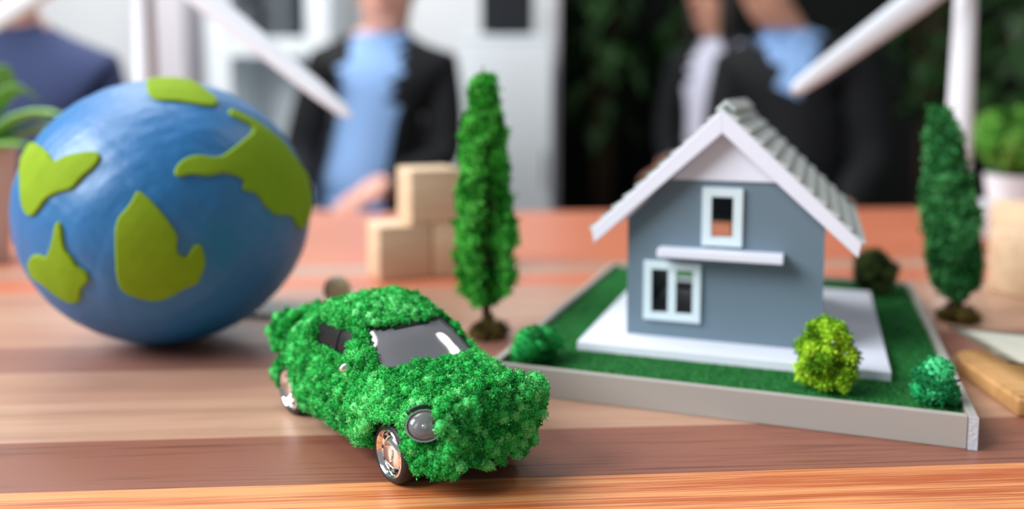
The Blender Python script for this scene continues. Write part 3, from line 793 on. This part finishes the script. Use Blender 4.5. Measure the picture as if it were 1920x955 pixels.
# ================================================================== BLOCKS
def block(pos, size, rz, label, group):
    o = MB().box((-size / 2, -size / 2, 0), (size / 2, size / 2, size)).build('wooden_block', 'block_wood', bevel=0.0016, seg=3, smooth=True)
    o.location = pos; o.rotation_euler = (0, 0, rz)
    return tag(o, label, 'wooden block', group)
BS = 0.0386; bz = R(22)
def bpos(px, py, k):    # centre from the lower left front corner pixel
    q = onz(px, py); ex = np.array([math.cos(bz), math.sin(bz), 0]); ey = np.array([-math.sin(bz), math.cos(bz), 0])
    return q + ex * BS * (0.5 + k) + ey * BS * 0.5
g_ = 'pale wooden blocks in the stepped stack'
b1 = bpos(711, 529, 0)
block((b1[0], b1[1], 0), BS, bz, 'pale wooden block forming the lower step of the stack behind the car', g_)
b2 = bpos(711, 529, 1.02)
block((b2[0], b2[1], 0), BS, bz, 'pale wooden block in the stack bottom row, half hidden by the tall cypress', g_)
b3 = bpos(711, 529, 0.60)
block((b3[0], b3[1], BS + 0.0003), BS, bz, 'pale wooden block on top of the stepped stack behind the car', g_)
q = onz(1897, 566)
block((q[0] + 0.029, q[1] + 0.020, 0), 0.042, R(24), 'pale wooden block nearest the right edge of the photo', 'pale wooden blocks at the right edge')
q = onz(1905, 520)
block((q[0] + 0.050, q[1] + 0.060, 0), 0.046, R(10), 'pale wooden block behind the front one at the right edge', 'pale wooden blocks at the right edge')
# lying wooden peg behind the car
pg = empty('wooden_peg', tuple(ony(632, 540, 0.452) * np.array([1, 1, 0])), R(-12), 'pale rounded wooden peg standing behind the moss covered car', 'wooden peg')
MB().lathe([(0.0001, 0.0), (0.0085, 0.0), (0.0092, 0.0008), (0.0092, 0.0150), (0.0080, 0.0180), (0.0050, 0.0195), (0.0048, 0.0200)], 28).build('peg_body', 'block_wood', pg, smooth=True)
MB().ball((0, 0, 0.0258), 0.0075, 3).build('peg_head', 'block_wood', pg, smooth='all')
# flat grey card lying between globe and car
gp = onz(535, 592)
gc = empty('grey_card', (gp[0], gp[1], 0), R(-14), 'flat grey folded card lying between the globe and the car', 'card')
MB().box((-0.030, -0.011, 0.0), (0.030, 0.011, 0.0012)).build('bottom_leaf', 'grey_card', gc, bevel=0.0002)
MB().box((-0.030, -0.011, 0.0), (0.030, 0.011, 0.0010), Matrix.Translation((0, 0.002, 0.0030)) @ Matrix.Rotation(R(8), 4, 'X')).build('top_leaf', 'grey_card', gc, bevel=0.0002)

# ================================================================== CLIPBOARD AND PAPER
ca = onz(1801, 706)
cb = empty('wooden_board', (ca[0], ca[1], 0), 0, 'flat tan wooden board lying at the right edge', 'board')
MB().prism([(0, 0), (-0.0035, -0.0505), (0.14, -0.075), (0.15, 0.045), (0.005, 0.014)], 0.0, 0.0075, 'xy').build('board_panel', 'board_wood', cb, bevel=0.0012)
MB().prism([(0.0015, -0.001), (-0.0020, -0.0490), (0.138, -0.073), (0.148, 0.043), (0.006, 0.012)], 0.0076, 0.0084, 'xy').build('board_edge_sheet', 'board_wood', cb)
# curling sheet of paper
bm = bmesh.new(); rows = []
for i in range(16):
    u = i / 15; row = []
    for j in range(10):
        v = j / 9
        x = 0.002 + 0.14 * u; y = -0.028 + 0.055 * v + 0.012 * u - 0.024 * u
        z = 0.0088 + 0.0062 * (1 - u) ** 2 + 0.0015 * v * (1 - u)
        row.append(bm.verts.new((x, y, z)))
    rows.append(row)
for i in range(15):
    for j in range(9): bm.faces.new((rows[i][j], rows[i + 1][j], rows[i + 1][j + 1], rows[i][j + 1]))
ret = bmesh.ops.solidify(bm, geom=bm.faces[:], thickness=0.0004)
me = bpy.data.meshes.new('paper_sheet'); bm.to_mesh(me); bm.free()
for p_ in me.polygons: p_.use_smooth = True
ps = link('paper_sheet', me, None, 'paper'); ps.location = (ca[0] + 0.004, ca[1], 0)
tag(ps, 'white curling paper sheet lying on the tan board at right', 'paper')

# ================================================================== WIND TURBINES
def turbine(loc, hub_h, blade, angles, label, face, base_w, tw=0.011, bw=1.0):
    root = empty('model_wind_turbine', loc, face, label, 'model turbine', 'white model wind turbines')
    if base_w is None:
        MB().box((-0.0125, -0.020, 0), (0.0340, 0.020, 0.0345)).build('base', 'white_plastic', root, bevel=0.003, seg=3, smooth=True)
    else:
        MB().lathe([(0.0001, 0.0), (base_w / 2, 0.0), (base_w / 2, 0.012), (base_w * 0.44, 0.022), (base_w * 0.30, 0.031), (tw * 1.02, 0.036)], 36).build('base', 'white_plastic', root, smooth=True)
    MB().lathe([(tw, 0.034), (tw * 1.0, hub_h * 0.4), (tw * 0.78, hub_h - 0.006), (tw * 0.55, hub_h)], 28).build('tower', 'white_plastic', root, smooth=True)
    MB().tube([(0, 0.030, hub_h), (0, 0.026, hub_h), (0, -0.014, hub_h), (0, -0.018, hub_h)], [0.006, 0.0095, 0.0105, 0.008], 20).build('nacelle', 'white_plastic', root, smooth=True)
    hb = MB().tube([(0, -0.018, hub_h), (0, -0.026, hub_h), (0, -0.031, hub_h), (0, -0.034, hub_h)], [0.0095, 0.009, 0.006, 0.001], 20).build('hub', 'white_plastic', root, smooth=True)
    for a in angles:
        d = Vector((math.cos(a), 0, math.sin(a))); o = Vector((0, -0.024, hub_h))
        pts = [o + d * t * blade for t in (0.0, 0.06, 0.16, 0.35, 0.6, 0.85, 0.97, 1.0)]
        MB().tube(pts, [r_ * bw for r_ in (0.0050, 0.0056, 0.0120, 0.0125, 0.0105, 0.0085, 0.0062, 0.0020)], 14, flatu=0.4).build('blade', 'white_plastic', root, smooth=True)
    return root
def hub_angle(px0, py0, px1, py1): return math.atan2(-(py1 - py0), px1 - px0)
Yr = 0.775; tr = ony(1806, 100, Yr)
a0 = hub_angle(1806, -80, 1462, 176)
turbine((tr[0], tr[1], 0), ony(1806, -80, Yr)[2], 0.200, [a0, a0 + R(120), a0 + R(240)], 'white model wind turbine right of the house with its base in view', 0, None)
Yl = 0.70; tl = ony(272, 60, Yl)
a0 = hub_angle(296, -112, 692, 202); a1 = hub_angle(296, -112, 0, 60)
turbine((tl[0], tl[1], 0), ony(296, -112, Yl)[2], 0.225, [a0, a1, a0 + R(122)], 'white model wind turbine standing behind the blue globe', R(-6), 0.062, tw=0.0105, bw=0.8)

# ================================================================== POTTED PLANTS ON THE TABLE
def pot(name, loc, r0, r1, h, m, label):
    root = empty(name, loc, 0, label, 'potted plant')
    MB().lathe([(0.0001, 0.0), (r0, 0.0), (r1, h), (r1 * 0.9, h), (r1 * 0.86, h * 0.88), (0.0001, h * 0.88)], 36, cap=False).build('pot', m, root, smooth=True)
    MB().lathe([(0.0001, h * 0.8), (r1 * 0.85, h * 0.8), (r1 * 0.85, h * 0.89), (0.0001, h * 0.90)], 28, cap=False).build('soil', 'soil', root)
    return root
lp = ony(-48, 400, 0.66)
rt = pot('strap_leaf_plant', (lp[0], lp[1], 0), 0.022, 0.032, 0.088, 'tan_pot', 'potted plant with long strap leaves left of the globe')
g = np.random.default_rng(4)
for k, (dx, dz, dy) in enumerate([(0.085, 0.034, -0.01), (0.075, 0.022, 0.02), (0.06, 0.012, -0.02), (0.05, 0.05, 0.01), (-0.06, 0.05, 0.0), (-0.08, 0.03, 0.02), (0.02, 0.06, 0.03), (-0.03, 0.06, -0.03), (0.055, 0.03, 0.03)]):
    z0 = 0.080
    pts = [(dx * t, dy * t, z0 + dz * math.sin(t * 2.2) * 1.1) for t in np.linspace(0, 1, 9)]
    MB().tube(pts, [0.003, 0.007, 0.0105, 0.0125, 0.0125, 0.0115, 0.009, 0.005, 0.0008], 8, flat=0.25).build('leaf', 'strap_leaf', rt, smooth='all')
rp = ony(1905, 370, 0.86)
rt = pot('round_topiary', (rp[0], rp[1], 0), 0.022, 0.030, 0.050, 'white_plastic', 'bushy green topiary in a white pot at the right edge')
gz = 0.105
d = g.normal(size=(70, 3)); d /= np.linalg.norm(d, axis=1)[:, None]
P = d * (g.uniform(0.3, 1, 70) ** 0.5)[:, None] * np.array([0.042, 0.042, 0.026]); P[:, 2] += 0.086
V, F, T = clump_mesh(P, g.uniform(0.006, 0.011, 70), sub=2, amp=0.4, bits=16000, bit=0.003)
fo = link('foliage', tri_mesh('foliage', V, F, T), rt, 'bonsai_green'); fo['kind'] = 'stuff'
MB().tube([(0, 0, 0.044), (0.002, 0, 0.065), (0, 0.002, 0.09)], [0.003, 0.0025, 0.002], 8).build('stem', 'bark', rt, smooth='all')

# ================================================================== OFFICE BACKGROUND
def boxpx(px0, px1, py0, py1, Y, depth):
    a = ony(px0, py1, Y); b = ony(px1, py0, Y)
    return (a[0], Y, a[2]), (b[0], Y + depth, b[2])
# white cabinet
lo, hi = boxpx(866, 1036, 66, 420, 3.1, 0.42); lo = (lo[0], lo[1], -0.75)
cab = empty('white_cabinet', ((lo[0] + hi[0]) / 2, 3.1, -0.75), 0, 'tall white office cabinet behind the bright green cypress', 'cabinet')
wx = (hi[0] - lo[0]) / 2; hz = hi[2] + 0.75
MB().box((-wx, 0.012, 0), (wx, 0.42, hz - 0.02)).build('cabinet_body', 'cabinet_white', cab, bevel=0.003)
MB().box((-wx - 0.008, 0.0, hz - 0.02), (wx + 0.008, 0.43, hz)).build('cabinet_top', 'cabinet_white', cab, bevel=0.003)
for k in range(1):
    dr = MB().box((-wx + 0.004, -0.006, 0.06), (wx - 0.004, 0.012, hz - 0.03)).build('door', 'cabinet_white', cab, bevel=0.002)
    MB().tube([(wx - 0.03, -0.02, 0.55), (wx - 0.03, -0.02, 0.68)], 0.005, 8).build('handle', 'chrome', dr)
x0 = ony(902, 0, 3.2)[0]; x1 = ony(1000, 0, 3.2)[0]
mon = empty('black_monitor', ((x0 + x1) / 2, 3.22, hi[2]), 0, 'black screen standing on top of the white cabinet', 'monitor')
wv_ = (x1 - x0) / 2
MB().box((-wv_, -0.02, 0.012), (wv_, 0.02, 0.30)).build('screen', 'screen_black', mon, bevel=0.004)
MB().box((-0.06, -0.05, 0), (0.06, 0.07, 0.012)).build('stand_foot', 'screen_black', mon, bevel=0.003)
# white shelf unit with dark boxes and greenery
sx0 = ony(385, 80, 3.2)[0]; sx1 = ony(618, 80, 3.2)[0]
sh = empty('white_shelf_unit', ((sx0 + sx1) / 2, 3.2, -0.75), 0, 'open white shelf unit between the pillar and the seated man', 'shelf')
hw = (sx1 - sx0) / 2; zb_ = ony(500, 88, 3.2)[2] + 0.75
for x in (-hw, hw - 0.09):
    MB().box((x, 0, 0), (x + 0.09, 0.34, 1.5)).build('upright', 'cabinet_white', sh, bevel=0.003)
for z in (0.08, 0.45, zb_, zb_ + 0.36):
    MB().box((-hw + 0.09, 0.0, z - 0.035), (hw - 0.09, 0.34, z + 0.035)).build('shelf_board', 'cabinet_white', sh, bevel=0.003)
MB().box((-hw + 0.09, 0.32, 0.05), (hw - 0.09, 0.335, 1.5)).build('back_panel', 'cabinet_white', sh)
zs_ = zb_ + 0.036 - 0.75
for (p0, p1, top, lab) in ((450, 490, 22, 'dark grey storage box on the left of the white shelf'), (506, 556, -20, 'dark grey storage box on the right of the white shelf')):
    a = ony(p0, 60, 3.28); b = ony(p1, top, 3.28)
    bx = empty('storage_box', ((a[0] + b[0]) / 2, 3.28, zs_), 0, lab, 'box', 'boxes on the white shelf')
    h2 = (b[0] - a[0]) / 2
    MB().box((-h2, -0.06, 0), (h2, 0.14, max(0.06, b[2] - zs_))).build('box_body', 'box_grey', bx, bevel=0.003)
    MB().box((-h2 - 0.004, -0.064, max(0.06, b[2] - zs_)), (h2 + 0.004, 0.144, max(0.06, b[2] - zs_) + 0.015)).build('lid', 'box_grey', bx, bevel=0.002)

# leafy plants in the background
def leafy(loc, w, h, n, label, m='bg_leaf', seed=0, leaf=0.17, low=0.72):
    root = empty('leafy_plant', loc, 0, label, 'plant', 'large leafy plants behind the table')
    g = np.random.default_rng(seed)
    MB().lathe([(0.0001, 0), (0.11, 0), (0.15, 0.3), (0.135, 0.3), (0.13, 0.26), (0.0001, 0.26)], 28, cap=False).build('planter', 'plant_pot_dark', root, smooth=True)
    tr = MB()
    for k in range(6):
        a = k * 1.05; tr.tube([(0.03 * math.cos(a), 0.03 * math.sin(a), 0.25), (w * 0.2 * math.cos(a), w * 0.2 * math.sin(a), h * 0.6), (w * 0.35 * math.cos(a), w * 0.35 * math.sin(a), h * 0.92)], [0.012, 0.009, 0.004], 7)
    tr.build('stems', 'bark', root, smooth='all')
    # leaves: pointed folded blades
    V = []; F = []
    for k in range(n):
        d = g.normal(size=3); d /= np.linalg.norm(d); r = g.uniform(0.35, 1) ** 0.5
        c = d * r * np.array([w / 2, w / 2, (h - low) / 2]) + np.array([0, 0, low + (h - low) / 2])
        t = np.array([d[0], d[1], -0.3 + 0.5 * g.normal()]) + g.normal(size=3) * 0.4; t /= np.linalg.norm(t)
        s = np.cross(t, [0, 0, 1]); s /= np.linalg.norm(s) + 1e-9; u = np.cross(s, t)
        L = leaf * g.uniform(0.7, 1.4); b0 = len(V)
        V += [c, c + t * L * 0.4 + s * L * 0.26 + u * L * 0.05, c + t * L * 0.5 - u * L * 0.02, c + t * L * 0.4 - s * L * 0.26 + u * L * 0.05, c + t * L - u * L * 0.15]
        F += [(b0, b0 + 1, b0 + 2), (b0, b0 + 2, b0 + 3), (b0 + 1, b0 + 4, b0 + 2), (b0 + 2, b0 + 4, b0 + 3)]
    fo = link('leaves', tri_mesh('leaves', np.array(V), np.array(F), None, False), root, m); fo['kind'] = 'stuff'
    return root
def lpos(px, Y): return (ony(px, 178, Y)[0], Y, -0.75)
leafy(lpos(1130, 3.95), 0.26, 1.62, 120, 'large dark leafy plant just right of the white cabinet', seed=1)
leafy(lpos(1280, 4.2), 0.22, 1.30, 90, 'large dark leafy plant between the cabinet and the person in the pale blouse', seed=2)
leafy(lpos(1745, 3.9), 0.28, 1.55, 100, 'large dark leafy plant behind the right wind turbine tower', seed=3)
leafy(lpos(1925, 3.3), 0.32, 1.40, 100, 'large dark leafy plant at the right edge of the photo', seed=4)
leafy(lpos(452, 2.92), 0.26, 0.84, 90, 'leafy plant in front of the white shelf unit', seed=5, leaf=0.07, low=0.45)

# round ceiling lamp that mirrors in the car's windshield
m_, nt_, b_l = new_mat('lamp_diffuser')
b_l.inputs['Emission Color'].default_value = (1.0, 0.98, 0.95, 1); b_l.inputs['Emission Strength'].default_value = 14.0
MATS['lamp_diffuser'] = m_
lamp = empty('pendant_lamp', (1.06, 1.19, 1.64), 0, 'round white pendant lamp hanging above the table', 'lamp')
MB().lathe([(0.0001, 0.0), (0.19, 0.0), (0.19, 0.006), (0.0001, 0.006)], 48, cap=False).build('diffuser', 'lamp_diffuser', lamp)
MB().lathe([(0.192, -0.004), (0.204, -0.004), (0.204, 0.03), (0.16, 0.06), (0.03, 0.075), (0.0001, 0.075), (0.0001, 0.008), (0.192, 0.008)], 48, cap=False).build('shade', 'white_plastic', lamp, smooth=True)
MB().tube([(0, 0, 0.07), (0, 0, 0.6)], 0.004, 8).build('cable', 'black_trim', lamp)

# ------------------------------------------------------------------ people
def person(loc, rz, label, jacket, shirt, skin, hair, scale=1.0, lean=(0, 0), head_off=(0, 0, 0), head_rot=0.0, shirt_w=(0.075, 0.06), shirt_dx=(0, 0), hands=((-0.10, -0.30, 0.14), (0.10, -0.30, 0.14)), long_hair=False, collar=True):
    """seated figure, local -Y is forward, origin at the pelvis"""
    root = empty('person', loc, rz, label, 'person')
    root.scale = (scale,) * 3
    verts, edges, rads = [], [], []
    def add(p, r, par=None):
        verts.append(Vector(p)); rads.append(r if isinstance(r, tuple) else (r, r))
        if par is not None: edges.append((par, len(verts) - 1))
        return len(verts) - 1
    lx, ly = lean
    def L(x, y, z): return (x + lx * z, y + ly * z, z)
    pel = add((0, 0, 0), (0.15, 0.12))
    wa = add(L(0, 0, 0.17), (0.145, 0.12), pel)
    ch = add(L(0, 0.005, 0.34), (0.155, 0.125), wa)
    up = add(L(0, 0.01, 0.45), (0.125, 0.105), ch)
    nk = add(L(0, 0.0, 0.545), 0.055, up)
    hx, hy, hz_ = head_off
    top = Vector(L(0, 0, 0.60)) + Vector((hx, hy - 0.02, hz_))
    jaw = add(top, (0.062, 0.07), nk)
    hd = add(top + Vector((hx * 0.2, -0.005, 0.085)), (0.076, 0.092), jaw)
    cr = add(top + Vector((hx * 0.3, 0.0, 0.165)), (0.06, 0.07), hd)
    wr = []
    for s, hp in ((-1, hands[0]), (1, hands[1])):
        sh_ = add(L(s * 0.165, 0.01, 0.44), 0.068, up)
        hp = Vector(hp)
        el = add(Vector(L(s * 0.205, -0.02, 0.19)), 0.056, sh_)
        w1 = add(hp + (Vector(verts[el]) - hp).normalized() * 0.05, 0.034, el)
        pm = add(hp, 0.032, w1)
        wr.append((w1, pm))
        fd = (hp - Vector(verts[w1])).normalized(); sd = fd.cross(Vector((0, 0, 1))).normalized()
        for q in range(4):
            k1 = add(hp + fd * 0.055 + sd * (q - 1.5) * 0.021, 0.0095, pm)
            k2 = add(hp + fd * (0.085 + (0.008 if q in (1, 2) else 0)) + sd * (q - 1.5) * 0.022 + Vector((0, 0, -0.012)), 0.0085, k1)
            add(hp + fd * (0.102 + (0.012 if q in (1, 2) else 0)) + sd * (q - 1.5) * 0.022 + Vector((0, 0, -0.034)), 0.0075, k2)
        t1 = add(hp + fd * 0.02 - sd * s * 0.045, 0.011, pm)
        add(hp + fd * 0.055 - sd * s * 0.055, 0.009, t1)
        hip = add((s * 0.09, -0.04, -0.01), 0.085, pel)
        kn = add((s * 0.11, -0.42, 0.01), 0.06, hip)
        an_ = add((s * 0.11, -0.40, -0.36), 0.042, kn)
        ft = add((s * 0.12, -0.44, -0.405), 0.04, an_)
        add((s * 0.13, -0.55, -0.415), 0.03, ft)
    me = bpy.data.meshes.new('body'); me.from_pydata([tuple(v) for v in verts], edges, [])
    t = bpy.data.objects.new('tmp', me); COL.objects.link(t)
    md = t.modifiers.new('skin', 'SKIN')
    for i, r in enumerate(rads): me.skin_vertices[0].data[i].radius = r
    me.skin_vertices[0].data[0].use_root = True
    md.use_smooth_shade = True
    s2 = t.modifiers.new('sub', 'SUBSURF'); s2.levels = 2; s2.render_levels = 2
    dg = bpy.context.evaluated_depsgraph_get()
    out = bpy.data.meshes.new_from_object(t.evaluated_get(dg)); bpy.data.objects.remove(t)
    out.name = 'body'; out.materials.clear()
    for k in (jacket, shirt, skin, 'trousers', 'shoe'): out.materials.append(MATS[k])
    zn = Vector(L(0, 0, 0.53)).z
    hands_c = [(Vector(verts[a]), Vector(verts[b])) for a, b in wr]
    for p in out.polygons:
        c = p.center; n = p.normal; mi = 0
        k = (c.z - 0.05) / 0.5
        if (c - Vector(verts[nk])).length < 0.5 and c.z > 0.545 + hz_ * 0.3: mi = 2
        elif c.z < 0.06 and c.y < -0.02 or c.z < 0.0: mi = 3 if c.z > -0.37 else 4
        else:
            cx = lx * c.z + shirt_dx[0] * (1 - k) + shirt_dx[1] * k
            hw_ = shirt_w[0] * (1 - k) + shirt_w[1] * k
            if n.y < -0.15 and abs(c.x - cx) < hw_ and c.z > 0.05: mi = 1
        for a, b in hands_c:
            d = (b - a).normalized(); pr = (c - a).dot(d)
            if pr > 0.012 and (c - b).length < 0.16: mi = 2
        p.material_index = mi; p.use_smooth = True
    body = link('body', out, root)
    hm = Matrix.Translation(Vector(verts[hd])) @ Matrix.Rotation(head_rot, 4, 'Z')
    def sub(nm, mb, m): mb.build(nm, m, root, smooth='all')
    sub('nose', MB().tube([(0, -0.084, 0.022), (0, -0.104, -0.012), (0, -0.088, -0.024)], [0.008, 0.014, 0.008], 10, mtx=hm), skin)
    for s in (-1, 1):
        sub('eye', MB().ball((s * 0.031, -0.078, 0.020), 0.011, 2, mtx=hm), 'eye_dark')
        sub('eyebrow', MB().tube([(s * 0.016, -0.088, 0.042), (s * 0.048, -0.076, 0.042)], 0.004, 6, mtx=hm), hair)
        sub('ear', MB().ball((s * 0.078, 0.0, 0.0), 0.026, 2, (0.35, 0.7, 1.1), mtx=hm), skin)
    sub('mouth', MB().tube([(-0.026, -0.074, -0.050), (0, -0.082, -0.049), (0.026, -0.074, -0.050)], [0.004, 0.007, 0.004], 8, mtx=hm), 'lip')
    hr = MB().ball((0, 0.018, 0.042), 0.092, 3, (0.95, 1.06, 1.02), mtx=hm)
    if long_hair:
        for s in (-1, 1):
            hr.tube([(s * 0.066, 0.01, 0.06), (s * 0.082, 0.012, -0.02), (s * 0.078, 0.02, -0.12), (s * 0.07, 0.03, -0.20)], [0.03, 0.036, 0.036, 0.018], 10, mtx=hm)
        hr.tube([(0, 0.07, 0.03), (0, 0.085, -0.10), (0, 0.08, -0.20)], [0.07, 0.075, 0.05], 12, mtx=hm)
    sub('hair', hr, hair)
    if collar:
        nkp = Vector(verts[nk])
        for s in (-1, 1):
            mb = MB().tube([nkp + Vector((s * 0.058, 0.01, -0.005)), nkp + Vector((s * 0.05, -0.045, -0.018)), nkp + Vector((s * 0.02, -0.075, -0.05))], [0.014, 0.017, 0.006], 8, flat=0.7)
            mb.build('collar', shirt, root, smooth='all')
    return root
def seat(loc, rz, label):
    zp = loc[2] + 0.75 - 0.125; loc = (loc[0] - 0.06 * math.sin(rz), loc[1] + 0.06 * math.cos(rz), -0.75)
    root = empty('office_chair', loc, rz, label, 'chair')
    MB().box((-0.24, -0.24, zp - 0.08), (0.24, 0.22, zp)).build('seat', 'chair_black', root, bevel=0.03, seg=3, smooth=True)
    MB().box((-0.22, 0.20, zp + 0.02), (0.22, 0.26, zp + 0.42)).build('backrest', 'chair_black', root, bevel=0.025, seg=3, smooth=True)
    MB().box((-0.04, 0.21, zp - 0.06), (0.04, 0.25, zp + 0.06)).build('back_support', 'chair_black', root)
    for sx in (-0.19, 0.19):
        for sy in (-0.19, 0.17):
            MB().tube([(sx, sy, zp - 0.08), (sx * 1.15, sy * 1.15, 0.0)], 0.016, 8).build('leg', 'chair_black', root)
def sit(px, chin_py, Y, chin_local=0.575, scale=1.0):
    q = ony(px, chin_py, Y); return (q[0], Y, q[2] - chin_local * scale)
pm_ = sit(684, 84, 2.40, 0.505)
person(pm_, R(0), 'seated person in a black suit and open light blue shirt facing the table', 'black_suit', 'shirt_blue', 'skin', 'hair_grey', lean=(0.10, 0.05), head_off=(0, 0, -0.03), shirt_w=(0.10, 0.065), shirt_dx=(-0.055, 0.0), hands=((-0.13, -0.24, 0.04), (0.05, -0.24, 0.12)))
seat(pm_, 0, 'black office chair under the person in the light blue shirt')
pl_ = sit(20, 20, 1.85)
person(pl_, R(20), 'seated person in a navy suit at the left behind the globe', 'navy_suit', 'shirt_pale', 'skin', 'hair_dark', lean=(0.0, -0.05), shirt_w=(-0.05, -0.05), collar=False)
seat(pl_, R(20), 'black office chair under the person in the navy suit')
pw_ = sit(1352, 66, 3.42)
person(pw_, R(-30), 'seated person with long dark hair and a pale blouse left of the roof ridge', 'black_suit', 'shirt_pale', 'skin_tan', 'hair_dark', scale=1.04, head_off=(-0.03, -0.02, 0.0), head_rot=R(-20), shirt_w=(0.085, 0.075), shirt_dx=(-0.02, 0.0), long_hair=True, collar=False, hands=((-0.10, -0.28, 0.05), (0.10, -0.28, 0.05)))
seat(pw_, R(-30), 'black office chair under the person with the pale blouse')
pr_ = sit(1500, 40, 2.45)
person(pr_, R(-18), 'seated person in a black suit and pale blue collar behind the house roof', 'black_suit', 'shirt_blue', 'skin_tan', 'hair_dark', lean=(-0.05, -0.05), head_off=(-0.06, -0.03, 0.01), head_rot=R(-30), shirt_w=(-0.17, 0.095), hands=((-0.10, -0.28, 0.05), (0.10, -0.28, 0.05)))
seat(pr_, R(-18), 'black office chair under the person with the pale blue collar')
